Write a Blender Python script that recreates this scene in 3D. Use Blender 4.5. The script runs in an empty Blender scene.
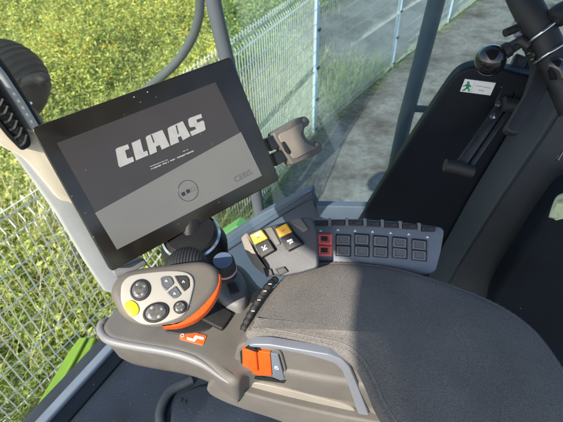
import bpy, bmesh, math, random
import numpy as np
from mathutils import Vector, Matrix, noise

random.seed(7)
rng = np.random.default_rng(11)
S = bpy.context.scene
COL = S.collection
Z = Vector((0, 0, 1))

# ------------------------------------------------------------------ camera
FPX, PITCH, ROLL = 430.0, math.radians(41), math.radians(-2)
O = Vector((0, 0, 3.2))
Fw = Vector((0, math.cos(PITCH), -math.sin(PITCH)))
Rt = Vector((1, 0, 0))
Up = Rt.cross(Fw)
Rt, Up = (math.cos(ROLL) * Rt + math.sin(ROLL) * Up), (-math.sin(ROLL) * Rt + math.cos(ROLL) * Up)
cd = bpy.data.cameras.new('camera')
cam = bpy.data.objects.new('camera', cd)
COL.objects.link(cam)
M = Matrix.Identity(4)
for i in range(3):
    M[i][0], M[i][1], M[i][2], M[i][3] = Rt[i], Up[i], -Fw[i], O[i]
cam.matrix_world = M
cd.sensor_width = 36.0
cd.lens = FPX / 563.0 * 36.0
cd.clip_start = 0.02
cd.clip_end = 3000
S.camera = cam
cd.dof.use_dof = True
cd.dof.focus_distance = 0.60
cd.dof.aperture_fstop = 12.0


def ray(x, y):
    return Fw + Rt * ((x - 281.5) / FPX) - Up * ((y - 211.0) / FPX)


def at(x, y, d):
    return O + ray(x, y) * d


class Plane:
    """a plane in the place: a point on it and its normal (towards the viewer's side)"""
    def __init__(s, p, n):
        s.p = Vector(p); s.n = Vector(n).normalized()
        if s.n.dot(O - s.p) < 0:
            s.n = -s.n

    def on(s, x, y, off=0.0):
        r = ray(x, y)
        t = ((s.p + s.n * off) - O).dot(s.n) / r.dot(s.n)
        return O + r * t

    def pts(s, L, off=0.0):
        return [s.on(a, b, off) for a, b in L]


def onz(x, y, z):
    return Plane((0, 0, z), Z).on(x, y)


AX = Vector((0.96, -0.28, 0)).normalized()     # along the armrest, towards the rear of the machine
WN = Vector((0.28, 0.96, 0)).normalized()      # towards the right hand side wall of the cab


def SW(s, w, z):
    v = AX * s + WN * w
    return Vector((v.x, v.y, z))


# ------------------------------------------------------------------ materials
MATS = {}


def mat(name, col, rough=0.5, var=0.12, vscale=30, bump=0.0, bscale=300, metal=0.0, spec=0.5, coat=0.0,
        speck=None, emit=None, emit_s=0.0, rvar=0.1, dust=None):
    m = bpy.data.materials.new(name); m.use_nodes = True
    nt = m.node_tree; N = nt.nodes; L = nt.links
    b = N['Principled BSDF']
    tc = N.new('ShaderNodeTexCoord')
    n1 = N.new('ShaderNodeTexNoise'); n1.inputs['Scale'].default_value = vscale
    n1.inputs['Detail'].default_value = 5
    L.new(tc.outputs['Object'], n1.inputs['Vector'])
    mr = N.new('ShaderNodeMapRange')
    mr.inputs['From Min'].default_value = 0.25; mr.inputs['From Max'].default_value = 0.75
    mr.inputs['To Min'].default_value = 1 - var; mr.inputs['To Max'].default_value = 1 + var
    L.new(n1.outputs['Fac'], mr.inputs['Value'])
    mul = N.new('ShaderNodeVectorMath'); mul.operation = 'SCALE'
    mul.inputs[0].default_value = col
    L.new(mr.outputs['Result'], mul.inputs['Scale'])
    src = mul.outputs['Vector']
    if speck:
        n2 = N.new('ShaderNodeTexNoise'); n2.inputs['Scale'].default_value = speck[0]
        n2.inputs['Detail'].default_value = 2
        L.new(tc.outputs['Object'], n2.inputs['Vector'])
        m2 = N.new('ShaderNodeMapRange')
        m2.inputs['From Min'].default_value = 0.35; m2.inputs['From Max'].default_value = 0.65
        m2.inputs['To Min'].default_value = 1 - speck[1]; m2.inputs['To Max'].default_value = 1 + speck[1]
        L.new(n2.outputs['Fac'], m2.inputs['Value'])
        mu2 = N.new('ShaderNodeVectorMath'); mu2.operation = 'SCALE'
        L.new(src, mu2.inputs[0]); L.new(m2.outputs['Result'], mu2.inputs['Scale'])
        src = mu2.outputs['Vector']
    if dust:                                   # sparse grains of dust: (cells per metre, grain size, share)
        vo = N.new('ShaderNodeTexVoronoi'); vo.inputs['Scale'].default_value = dust[0]
        L.new(tc.outputs['Object'], vo.inputs['Vector'])
        sx = N.new('ShaderNodeSeparateColor'); L.new(vo.outputs['Color'], sx.inputs[0])
        g1 = N.new('ShaderNodeMath'); g1.operation = 'GREATER_THAN'; g1.inputs[1].default_value = 1 - dust[2]
        L.new(sx.outputs[0], g1.inputs[0])
        g2 = N.new('ShaderNodeMath'); g2.operation = 'LESS_THAN'; g2.inputs[1].default_value = dust[1]
        L.new(vo.outputs['Distance'], g2.inputs[0])
        g3 = N.new('ShaderNodeMath'); g3.operation = 'MULTIPLY'
        L.new(g1.outputs[0], g3.inputs[0]); L.new(g2.outputs[0], g3.inputs[1])
        mxd = N.new('ShaderNodeMix'); mxd.data_type = 'RGBA'; mxd.inputs[7].default_value = (0.14, 0.13, 0.115, 1)
        L.new(g3.outputs[0], mxd.inputs[0]); L.new(src, mxd.inputs[6]); src = mxd.outputs[2]
    L.new(src, b.inputs['Base Color'])
    rr = N.new('ShaderNodeMapRange')
    rr.inputs['To Min'].default_value = max(0.02, rough - rvar); rr.inputs['To Max'].default_value = min(1, rough + rvar)
    n3 = N.new('ShaderNodeTexNoise'); n3.inputs['Scale'].default_value = vscale * 0.6; n3.inputs['Detail'].default_value = 6
    L.new(tc.outputs['Object'], n3.inputs['Vector']); L.new(n3.outputs['Fac'], rr.inputs['Value'])
    L.new(rr.outputs['Result'], b.inputs['Roughness'])
    b.inputs['Metallic'].default_value = metal
    b.inputs['Specular IOR Level'].default_value = spec
    b.inputs['Coat Weight'].default_value = coat
    if bump:
        nb = N.new('ShaderNodeTexNoise'); nb.inputs['Scale'].default_value = bscale; nb.inputs['Detail'].default_value = 3
        L.new(tc.outputs['Object'], nb.inputs['Vector'])
        bp = N.new('ShaderNodeBump'); bp.inputs['Strength'].default_value = bump; bp.inputs['Distance'].default_value = 0.002
        L.new(nb.outputs['Fac'], bp.inputs['Height']); L.new(bp.outputs['Normal'], b.inputs['Normal'])
    if emit:
        b.inputs['Emission Color'].default_value = (*emit, 1); b.inputs['Emission Strength'].default_value = emit_s
    MATS[name] = m
    return m


def leafmat(name, col, trans=0.45):
    m = bpy.data.materials.new(name); m.use_nodes = True
    nt = m.node_tree; N = nt.nodes; L = nt.links
    N.remove(N['Principled BSDF'])
    out = N['Material Output']
    tc = N.new('ShaderNodeTexCoord'); n1 = N.new('ShaderNodeTexNoise'); n1.inputs['Scale'].default_value = 9
    n1.inputs['Detail'].default_value = 3
    L.new(tc.outputs['Object'], n1.inputs['Vector'])
    mr = N.new('ShaderNodeMapRange'); mr.inputs['From Min'].default_value = 0.3; mr.inputs['From Max'].default_value = 0.7
    mr.inputs['To Min'].default_value = 0.7; mr.inputs['To Max'].default_value = 1.3
    L.new(n1.outputs['Fac'], mr.inputs['Value'])
    mul = N.new('ShaderNodeVectorMath'); mul.operation = 'SCALE'; mul.inputs[0].default_value = col
    L.new(mr.outputs['Result'], mul.inputs['Scale'])
    d = N.new('ShaderNodeBsdfDiffuse'); t = N.new('ShaderNodeBsdfTranslucent'); g = N.new('ShaderNodeBsdfGlossy')
    g.inputs['Roughness'].default_value = 0.5
    mx = N.new('ShaderNodeMixShader'); mx.inputs[0].default_value = trans
    mg = N.new('ShaderNodeMixShader'); mg.inputs[0].default_value = 0.04
    L.new(mul.outputs[0], d.inputs['Color']); L.new(mul.outputs[0], t.inputs['Color'])
    L.new(d.outputs[0], mx.inputs[1]); L.new(t.outputs[0], mx.inputs[2])
    L.new(mx.outputs[0], mg.inputs[1]); L.new(g.outputs[0], mg.inputs[2])
    L.new(mg.outputs[0], out.inputs['Surface'])
    return m


def glassmat(name, tint, refl=0.06, haze=0.0, hazecol=(0.6, 0.7, 0.75)):
    m = bpy.data.materials.new(name); m.use_nodes = True
    nt = m.node_tree; N = nt.nodes; L = nt.links
    N.remove(N['Principled BSDF']); out = N['Material Output']
    tr = N.new('ShaderNodeBsdfTransparent'); tr.inputs['Color'].default_value = (*tint, 1)
    gl = N.new('ShaderNodeBsdfGlossy'); gl.inputs['Roughness'].default_value = 0.01
    lw = N.new('ShaderNodeFresnel'); lw.inputs['IOR'].default_value = 1.45
    ml = N.new('ShaderNodeMath'); ml.operation = 'MULTIPLY'; ml.inputs[1].default_value = refl
    L.new(lw.outputs['Fac'], ml.inputs[0])
    ge = N.new('ShaderNodeNewGeometry'); iv = N.new('ShaderNodeMath'); iv.operation = 'SUBTRACT'; iv.inputs[0].default_value = 1.0
    L.new(ge.outputs['Backfacing'], iv.inputs[1])
    ml2 = N.new('ShaderNodeMath'); ml2.operation = 'MULTIPLY'      # the exit face of the thin pane adds no second mirror image
    L.new(ml.outputs[0], ml2.inputs[0]); L.new(iv.outputs[0], ml2.inputs[1]); ml = ml2
    mx = N.new('ShaderNodeMixShader')
    L.new(ml.outputs[0], mx.inputs[0]); L.new(tr.outputs[0], mx.inputs[1]); L.new(gl.outputs[0], mx.inputs[2])
    last = mx.outputs[0]
    if haze:                               # a thin diffuse film: dust, plus a painted blue veil on the side window
        df = N.new('ShaderNodeBsdfDiffuse'); df.inputs['Color'].default_value = (*hazecol, 1)
        tc = N.new('ShaderNodeTexCoord'); nz = N.new('ShaderNodeTexNoise'); nz.inputs['Scale'].default_value = 5
        nz.inputs['Detail'].default_value = 7
        L.new(tc.outputs['Object'], nz.inputs['Vector'])
        m3 = N.new('ShaderNodeMath'); m3.operation = 'MULTIPLY'; m3.inputs[1].default_value = haze * 2
        L.new(nz.outputs['Fac'], m3.inputs[0])
        mh = N.new('ShaderNodeMixShader'); L.new(m3.outputs[0], mh.inputs[0])
        L.new(last, mh.inputs[1]); L.new(df.outputs[0], mh.inputs[2]); last = mh.outputs[0]
    L.new(last, out.inputs['Surface'])
    return m


beige = mat('grained_beige_plastic', (0.20, 0.182, 0.155), 0.5, 0.10, 25, 0.25, 900, spec=0.4)
beige_l = mat('sunlit_beige_plastic', (0.235, 0.218, 0.19), 0.45, 0.08, 25, 0.15, 900)  # lighter beige puts the sun on the lower cover into the colour
beige_d = mat('grained_taupe_plastic', (0.113, 0.107, 0.098), 0.52, 0.12, 25, 0.25, 900, spec=0.4)
greyp = mat('grained_grey_plastic', (0.15, 0.157, 0.165), 0.5, 0.12, 25, 0.25, 900, spec=0.4)
slate = mat('slate_grey_plastic', (0.115, 0.14, 0.175), 0.45, 0.10, 25, 0.2, 900)
silver = mat('silver_lacquered_plastic', (0.23, 0.25, 0.29), 0.36, 0.06, 20, metal=0.35)
facep = mat('pale_silver_faceplate', (0.385, 0.37, 0.335), 0.42, 0.06, 20, metal=0.2)
blackp = mat('black_plastic', (0.012, 0.012, 0.013), 0.4, 0.2, 40, 0.15, 700)
rubber = mat('black_rubber', (0.014, 0.015, 0.017), 0.6, 0.2, 40, 0.2, 500)
glossb = mat('glossy_black_plastic', (0.008, 0.008, 0.010), 0.14, 0.2, 40, coat=0.4, rvar=0.05)
bezelm = mat('black_glass_bezel', (0.014, 0.013, 0.011), 0.24, 0.35, 18, rvar=0.14, dust=(160, 0.14, 0.10))
navy = mat('dark_navy_floor_vinyl', (0.010, 0.016, 0.027), 0.62, 0.6, 7, 0.5, 200, dust=(170, 0.16, 0.07))
bpanel = mat('black_blue_side_trim', (0.004, 0.0075, 0.013), 0.5, 0.3, 10, 0.25, 500, spec=0.2, dust=(45, 0.06, 0.10))
pillarm = mat('dark_grey_pillar_trim', (0.036, 0.043, 0.052), 0.55, 0.25, 8, 0.3, 600, spec=0.35, dust=(70, 0.06, 0.12))
cream = mat('cream_pillar_trim', (0.72, 0.64, 0.50), 0.5, 0.06, 12, 0.15, 500)
paleg = mat('pale_grey_pillar_seal', (0.42, 0.43, 0.43), 0.5, 0.08, 15, 0.15, 500)
fabric = mat('charcoal_woven_fabric', (0.172, 0.164, 0.156), 0.9, 0.20, 11, 0.9, 1100, spec=0.2, speck=(760, 0.24))
thread = mat('grey_stitching_thread', (0.17, 0.16, 0.15), 0.8, 0.1, 300)
orange = mat('orange_plastic', (0.70, 0.085, 0.006), 0.42, 0.06, 20, 0.1, 600)
orange_s = mat('orange_sticker', (0.72, 0.13, 0.03), 0.4, 0.06, 40)
yellow = mat('amber_yellow_key', (0.78, 0.40, 0.02), 0.4, 0.06, 30)
yellowb = mat('bright_yellow_key', (0.80, 0.58, 0.03), 0.38, 0.05, 30)
redm = mat('red_key_surround', (0.85, 0.15, 0.13), 0.45, 0.08, 30)
keym = mat('dark_grey_key', (0.085, 0.092, 0.105), 0.5, 0.12, 40, 0.1, 900)
keyb = mat('black_key', (0.018, 0.018, 0.02), 0.58, 0.15, 40)
keyd = mat('glare_grey_key', (0.095, 0.095, 0.093), 0.22, 0.55, 260, coat=0.3)  # grey mottling puts the glare on the black buttons into the colour
white = mat('white_print', (0.75, 0.75, 0.74), 0.5, 0.04, 60)
greenp = mat('green_sign_print', (0.01, 0.24, 0.11), 0.5, 0.06, 60)
greyprint = mat('grey_print', (0.40, 0.42, 0.43), 0.5, 0.06, 60)
chrome = mat('bright_steel', (0.55, 0.56, 0.58), 0.25, 0.1, 60, metal=1.0)
steel = mat('dull_dark_steel', (0.05, 0.055, 0.06), 0.4, 0.2, 60, metal=0.7)
tubem = mat('slate_painted_tube', (0.075, 0.090, 0.105), 0.45, 0.12, 12)
galv = mat('white_coated_fence_wire', (0.64, 0.65, 0.58), 0.5, 0.08, 8)
postm = mat('white_coated_fence_post', (0.52, 0.60, 0.66), 0.5, 0.1, 8)
limeg = mat('lime_green_paint', (0.17, 0.30, 0.03), 0.38, 0.12, 14, coat=0.2)
fgreen = mat('green_body_paint', (0.10, 0.30, 0.10), 0.4, 0.1, 14)
railm = mat('grey_blue_rail_paint', (0.18, 0.215, 0.265), 0.4, 0.1, 20)
mirm = mat('dark_slate_ribbed_plastic', (0.007, 0.010, 0.014), 0.6, 0.15, 15, spec=0.2)
studm = mat('painted_glint_grey', (0.22, 0.22, 0.215), 0.4, 0.1, 60)  # for dots that paint glints on the lever buttons
slate_d = mat('shaded_slate_plastic', (0.045, 0.050, 0.060), 0.5, 0.1, 25, 0.2, 900)  # slate darkened so the switch housing looks shaded
bluet = mat('door_trim_blue_reflection', (0.05, 0.075, 0.11), 0.4, 0.1, 14, 0.1, 600)  # blue stands in for reflections below the window
bluer = mat('rail_blue_reflection', (0.068, 0.10, 0.14), 0.35, 0.1, 14)
keyrim = mat('key_rim_highlight', (0.135, 0.145, 0.16), 0.42, 0.12, 60)  # lighter grey paints the edge highlight onto the key caps
stripm = mat('grey_green_pillar_edge', (0.034, 0.047, 0.055), 0.5, 0.15, 9, 0.2, 600)
linkm = mat('black_painted_steel', (0.018, 0.020, 0.022), 0.38, 0.25, 60)
taupe = mat('soft_touch_taupe_grip', (0.115, 0.104, 0.092), 0.55, 0.12, 25, 0.2, 900, spec=0.35)
bandm = mat('dull_grey_edge_band', (0.17, 0.172, 0.178), 0.45, 0.08, 20, 0.15, 900)
lav = mat('lavender_grey_plate', (0.26, 0.27, 0.36), 0.45, 0.08, 20)
pinkm = mat('pale_pink_ring', (0.50, 0.33, 0.36), 0.4, 0.08, 40)
bluecap = mat('slate_blue_cap', (0.10, 0.14, 0.22), 0.25, 0.1, 30)
clipm = mat('pale_green_clip', (0.42, 0.48, 0.30), 0.5, 0.1, 30)
roofm = mat('grey_headliner', (0.16, 0.16, 0.16), 0.8, 0.1, 12)
vnylon = mat('black_nylon_braid', (0.013, 0.014, 0.016), 0.6, 0.2, 80, 0.5, 800)
scr_dark = mat('screen_dark_area', (0.026, 0.022, 0.0185), 0.24, 0.14, 14, emit=(1.0, 0.86, 0.74), emit_s=0.011, rvar=0.10, dust=(130, 0.10, 0.07))  # warm brown puts the cab's reflection in the screen into the colour
scr_grey = mat('screen_grey_band', (0.085, 0.083, 0.076), 0.26, 0.10, 12, emit=(1.0, 1.0, 0.93), emit_s=0.048, rvar=0.12)
scr_white = mat('screen_light_lettering', (0.22, 0.22, 0.21), 0.25, 0.12, 120, emit=(1, 1, 0.98), emit_s=0.085)
scr_black = mat('screen_dark_mark', (0.02, 0.02, 0.02), 0.25, 0.1, 60)
scr_mid = mat('screen_faint_mark', (0.06, 0.06, 0.06), 0.25, 0.1, 60, emit=(1, 1, 0.95), emit_s=0.025)

# ------------------------------------------------------------------ building helpers
OFF = {}


def tag(o, label=None, cat=None, group=None, kind=None):
    if label: o['label'] = label
    if cat: o['category'] = cat
    if group: o['group'] = group
    if kind: o['kind'] = kind
    elif cat: o['kind'] = 'thing'
    return o


def thing(name, label, cat, loc, group=None):
    o = bpy.data.objects.new(name, None); COL.objects.link(o)
    o.empty_display_size = 0.05
    o.location = loc; OFF[o.name] = Vector(loc)
    return tag(o, label, cat, group)


def mk(name, V, Fc, m, parent=None, smooth=35, label=None):
    V = [Vector(v) for v in V]
    if parent is not None:
        off = OFF[parent.name]
    else:
        off = sum(V, Vector()) / len(V); off = Vector((off.x, off.y, min(v.z for v in V)))
    me = bpy.data.meshes.new(name)
    me.from_pydata([tuple(v - off) for v in V], [], Fc)
    bm = bmesh.new(); bm.from_mesh(me)
    bmesh.ops.recalc_face_normals(bm, faces=bm.faces)
    bm.to_mesh(me); bm.free()
    for mm in (m if isinstance(m, (list, tuple)) else [m]):
        me.materials.append(mm)
    if smooth:
        me.polygons.foreach_set('use_smooth', [True] * len(me.polygons))
        me.set_sharp_from_angle(angle=math.radians(smooth))
    o = bpy.data.objects.new(name, me); COL.objects.link(o)
    OFF[o.name] = off
    if parent is not None:
        o.parent = parent
    else:
        o.location = off
    if label: o['label'] = label
    return o


def cr(P, k=6):
    """closed Catmull-Rom curve through 3-D points"""
    n = len(P); out = []
    for i in range(n):
        a, b, c, d = P[i - 1], P[i], P[(i + 1) % n], P[(i + 2) % n]
        for j in range(k):
            t = j / k
            out.append(0.5 * ((2 * b) + (c - a) * t + (2 * a - 5 * b + 4 * c - d) * t * t + (3 * b - a - 3 * c + d) * t ** 3))
    return out


def crop(P, k=6):
    """open Catmull-Rom"""
    P = [P[0] * 2 - P[1]] + list(P) + [P[-1] * 2 - P[-2]]
    out = []
    for i in range(1, len(P) - 2):
        a, b, c, d = P[i - 1], P[i], P[i + 1], P[i + 2]
        for j in range(k):
            t = j / k
            out.append(0.5 * ((2 * b) + (c - a) * t + (2 * a - 5 * b + 4 * c - d) * t * t + (3 * b - a - 3 * c + d) * t ** 3))
    out.append(P[-2].copy())
    return out


def rc(P, r, k=4):
    """round the corners of a polygon"""
    n = len(P); out = []
    for i in range(n):
        a, b, c = P[i - 1], P[i], P[(i + 1) % n]
        ra = min(r, (a - b).length * 0.45); rb = min(r, (c - b).length * 0.45)
        p, q = b + (a - b).normalized() * ra, b + (c - b).normalized() * rb
        for j in range(k + 1):
            t = j / k
            out.append(p * (1 - t) ** 2 + b * 2 * t * (1 - t) + q * t * t)
    return out


def basis(n):
    n = n.normalized()
    u = n.cross(Vector((0.31, 0.2, 0.93)))
    if u.length < 1e-3: u = n.cross(Vector((1, 0, 0)))
    u.normalize()
    return u, n.cross(u)


def inset(P, n, d):
    u, v = basis(n)
    c = sum(P, Vector()) / len(P)
    Q = [((p - c).dot(u), (p - c).dot(v)) for p in P]
    N = len(Q); out = []
    for i in range(N):
        x0, y0 = Q[i - 1]; x1, y1 = Q[i]; x2, y2 = Q[(i + 1) % N]
        e1 = Vector((x1 - x0, y1 - y0)); e2 = Vector((x2 - x1, y2 - y1))
        if e1.length < 1e-9: e1 = e2
        if e2.length < 1e-9: e2 = e1
        e1.normalize(); e2.normalize()
        n1 = Vector((-e1.y, e1.x)); n2 = Vector((-e2.y, e2.x))
        b = n1 + n2
        if b.length < 1e-6: b = n1
        b.normalize()
        s = d / max(0.45, b.dot(n1))
        out.append(P[i] + u * (b.x * s) + v * (b.y * s))
    return out


def ccw(P, n):
    u, v = basis(n); A = 0
    for i in range(len(P)):
        a, b = P[i - 1], P[i]
        A += a.dot(u) * b.dot(v) - b.dot(u) * a.dot(v)
    return list(P) if A > 0 else list(reversed(P))


def rings_mesh(rings, cap0=True, cap1=True, closed=True):
    V = []; Fc = []
    n = len(rings[0])
    for r in rings: V += r
    for k in range(len(rings) - 1):
        for i in range(n if closed else n - 1):
            j = (i + 1) % n
            Fc.append((k * n + i, k * n + j, (k + 1) * n + j, (k + 1) * n + i))
    if cap0: Fc.append(tuple(range(n - 1, -1, -1)))
    if cap1: Fc.append(tuple(range((len(rings) - 1) * n, len(rings) * n)))
    return V, Fc


def slab(name, P, n, thick, m, parent=None, bevel=0.0015, segs=3, dish=None, taper=0.0, dome=None, smooth=35, label=None):
    """a plate with outline P whose face looks along n; it is 'thick' deep behind that face"""
    n = Vector(n).normalized()
    P = ccw(P, n)
    R = [[p - n * thick for p in inset(P, n, taper)]]
    R.append([p - n * bevel for p in P])
    for k in range(1, segs + 1):
        a = k / segs * math.pi / 2
        R.append([p - n * (bevel * (1 - math.sin(a))) for p in inset(P, n, bevel * (1 - math.cos(a)))])
    if dish:
        b_ = R[-1]; c = sum(b_, Vector()) / len(b_)
        md = min((b_[i].lerp(b_[i - 1], 0.5) - c).length for i in range(len(b_)))
        f1 = max(0.3, 1 - dish[0] / md); f2 = max(0.25, 1 - (dish[0] + 0.6 * dish[1]) / md)
        R.append([c + (p - c) * f1 for p in b_])
        R.append([c + (p - c) * f2 - n * dish[1] for p in b_])
    if dome:                                    # (steps, height): rises to the middle
        st, h = dome
        base = R[-1]; c = sum(base, Vector()) / len(base)
        for k in range(1, st + 1):
            f = 1 - k / (st + 0.4)
            R.append([c + (p - c) * f + n * h * (1 - f * f) for p in base])
    V, Fc = rings_mesh(R)
    return mk(name, V, Fc, m, parent, smooth, label)


def tube_vf(P, r, seg=10, closed=False):
    if not isinstance(r, (list, tuple)): r = [r] * len(P)
    rings = []; prev = None
    for i, p in enumerate(P):
        t = (P[min(i + 1, len(P) - 1)] - P[max(i - 1, 0)])
        if closed: t = P[(i + 1) % len(P)] - P[i - 1]
        t.normalize()
        if prev is None: u, v = basis(t)
        else:
            u = (prev - t * prev.dot(t)).normalized(); v = t.cross(u)
        prev = u
        rings.append([p + u * (r[i] * math.cos(2 * math.pi * k / seg)) + v * (r[i] * math.sin(2 * math.pi * k / seg)) for k in range(seg)])
    if closed:
        rings.append(rings[0])
        return rings_mesh(rings, False, False)
    return rings_mesh(rings)


def tube(name, P, r, m, parent=None, seg=10, closed=False, label=None):
    V, Fc = tube_vf(P, r, seg, closed)
    return mk(name, V, Fc, m, parent, 50, label)


def lathe(name, prof, o, axis, m, parent=None, seg=28, label=None, smooth=35):
    u, v = basis(axis); a = axis.normalized()
    R = [[o + a * h + u * (r * math.cos(2 * math.pi * k / seg)) + v * (r * math.sin(2 * math.pi * k / seg)) for k in range(seg)] for r, h in prof]
    V, Fc = rings_mesh(R)
    return mk(name, V, Fc, m, parent, smooth, label)


def join(*vf):
    V = []; Fc = []
    for v, f in vf:
        o = len(V); V += list(v); Fc += [tuple(i + o for i in q) for q in f]
    return V, Fc


def plate_vf(P, n, thick):
    P = ccw(P, n)
    return rings_mesh([[p - n * thick for p in P], list(P)])


def boxvf(c, u, v, w, a, b, d):
    P = [c + u * (sx * a / 2) + v * (sy * b / 2) for sx, sy in ((-1, -1), (1, -1), (1, 1), (-1, 1))]
    return rings_mesh([[p - w * d / 2 for p in P], [p + w * d / 2 for p in P]])


# ------------------------------------------------------------------ world and sun
TS = Vector((-0.46, -0.66, 0.60)).normalized()
elev = math.asin(TS.z)
W = bpy.data.worlds.new('World'); S.world = W; W.use_nodes = True
nt = W.node_tree; bg = nt.nodes['Background']
sky = nt.nodes.new('ShaderNodeTexSky'); sky.sky_type = 'NISHITA'; sky.sun_disc = False
sky.sun_elevation = elev; sky.sun_rotation = math.atan2(TS.x, TS.y)
nt.links.new(sky.outputs[0], bg.inputs[0]); bg.inputs[1].default_value = 0.15
sd = bpy.data.lights.new('sun', 'SUN'); sd.energy = 4.3; sd.angle = math.radians(0.5); sd.color = (1.0, 0.90, 0.76)
so = bpy.data.objects.new('sun', sd); COL.objects.link(so); so.location = (-8, -4, 12)
so.rotation_euler = TS.to_track_quat('Z', 'Y').to_euler()
S.view_settings.view_transform = 'Standard'; S.view_settings.look = 'None'
S.view_settings.exposure = 1.0; S.view_settings.gamma = 1.0
S.render.engine = 'CYCLES'
S.cycles.transparent_max_bounces = 24
S.cycles.max_bounces = 8
S.cycles.use_denoising = True

# ------------------------------------------------------------------ outside: ground, fence, meadow
FL = [(-3.9, -3.1), (-2.27, -0.31), (-1.0, 1.87), (-0.62, 2.95), (0.50, 5.31), (2.07, 7.50), (3.80, 9.80), (5.50, 12.0), (7.20, 14.2)]
FY = np.array([p[1] for p in FL]); FX = np.array([p[0] for p in FL])


def fence_x(y):
    y = np.asarray(y, float)
    e0 = FX[0] + (y - FY[0]) * (FX[1] - FX[0]) / (FY[1] - FY[0])
    e1 = FX[-1] + (y - FY[-1]) * (FX[-1] - FX[-2]) / (FY[-1] - FY[-2])
    return np.where(y < FY[0], e0, np.where(y > FY[-1], e1, np.interp(y, FY, FX)))


def sst(a, b, x):
    t = np.clip((x - a) / (b - a), 0, 1); return t * t * (3 - 2 * t)


def gz(x, y):
    x = np.asarray(x, float); y = np.asarray(y, float)
    bank = 0.74 * (1 - sst(2.2, 3.6, y)) * (1 - sst(-0.5, 0.6, x))
    fld = 0.22 * sst(0.3, 1.8, fence_x(y) - x)
    return np.maximum(bank, fld) * (1 - sst(14, 40, np.hypot(x, y)))


def axis(a, b, st, far):
    c = list(np.arange(a, b + 1e-6, st)); s = st
    lo, hi = a, b
    while hi < far:
        s *= 1.35; hi += s; lo -= s; c = [lo] + c + [hi]
    return np.array(c)


gx = axis(-6, 9, 0.12, 900); gy = axis(-3, 16, 0.12, 900)
X, Y = np.meshgrid(gx, gy)
Hh = gz(X, Y)
small = np.array([[noise.fractal((float(a) * 2.2, float(b) * 2.2, 3.1), 1.0, 2.0, 4) for a in gx] for b in gy])
Hh = Hh + 0.014 * small * (np.hypot(X, Y) < 30)
V = np.stack([X, Y, Hh], -1).reshape(-1, 3)
nx = len(gx); ny = len(gy)
idx = np.arange(nx * ny).reshape(ny, nx)
Fq = np.stack([idx[:-1, :-1], idx[:-1, 1:], idx[1:, 1:], idx[1:, :-1]], -1).reshape(-1, 4)
me = bpy.data.meshes.new('ground'); me.from_pydata(V.tolist(), [], Fq.tolist())
me.polygons.foreach_set('use_smooth', [True] * len(me.polygons))
gm = bpy.data.materials.new('bare_earth_and_gravel'); gm.use_nodes = True
N = gm.node_tree.nodes; L = gm.node_tree.links; b = N['Principled BSDF']
tc = N.new('ShaderNodeTexCoord')
def nz(sc, det=6, ro=0.6):
    n = N.new('ShaderNodeTexNoise'); n.inputs['Scale'].default_value = sc; n.inputs['Detail'].default_value = det
    n.inputs['Roughness'].default_value = ro; L.new(tc.outputs['Object'], n.inputs['Vector']); return n
def ramp(src, stops):
    r = N.new('ShaderNodeValToRGB'); e = r.color_ramp.elements
    while len(e) < len(stops): e.new(0.5)
    for k, (p, c) in enumerate(stops): e[k].position = p; e[k].color = (*c, 1)
    L.new(src, r.inputs['Fac']); return r
r1 = ramp(nz(1.1, 8, 0.62).outputs['Fac'], [(0.34, (0.080, 0.065, 0.050)), (0.44, (0.138, 0.121, 0.102)), (0.55, (0.215, 0.196, 0.172)), (0.68, (0.105, 0.092, 0.078))])
r2 = ramp(nz(14, 10, 0.75).outputs['Fac'], [(0.32, (0.66, 0.65, 0.64)), (0.5, (1.0, 1.0, 1.0)), (0.68, (1.36, 1.36, 1.36))])
mm = N.new('ShaderNodeMix'); mm.data_type = 'RGBA'; mm.blend_type = 'MULTIPLY'; mm.inputs[0].default_value = 1
L.new(r1.outputs[0], mm.inputs[6]); L.new(r2.outputs[0], mm.inputs[7])
vo = N.new('ShaderNodeTexVoronoi'); vo.inputs['Scale'].default_value = 34; L.new(tc.outputs['Object'], vo.inputs['Vector'])
rv = ramp(vo.outputs['Color'], [(0.2, (0.75, 0.75, 0.75)), (0.8, (1.3, 1.3, 1.3))])
m4 = N.new('ShaderNodeMix'); m4.data_type = 'RGBA'; m4.blend_type = 'MULTIPLY'; m4.inputs[0].default_value = 0.0
L.new(mm.outputs[2], m4.inputs[6]); L.new(rv.outputs[0], m4.inputs[7])
L.new(m4.outputs[2], b.inputs['Base Color']); b.inputs['Roughness'].default_value = 0.95
b.inputs['Specular IOR Level'].default_value = 0.15
bp = N.new('ShaderNodeBump'); bp.inputs['Strength'].default_value = 0.5; bp.inputs['Distance'].default_value = 0.02
L.new(nz(24, 10, 0.7).outputs['Fac'], bp.inputs['Height']); L.new(bp.outputs[0], b.inputs['Normal'])
me.materials.append(gm)
go = bpy.data.objects.new('ground', me); COL.objects.link(go); tag(go, kind='structure')


# fence panels -----------------------------------------------------
def wire_vf(P, r, up):
    """thin square-section wire through points"""
    R = []
    for i, p in enumerate(P):
        t = (P[min(i + 1, len(P) - 1)] - P[max(i - 1, 0)]).normalized()
        u = t.cross(up).normalized(); v = t.cross(u)
        R.append([p + u * r, p + v * r, p - u * r, p - v * r])
    return rings_mesh(R)


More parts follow.
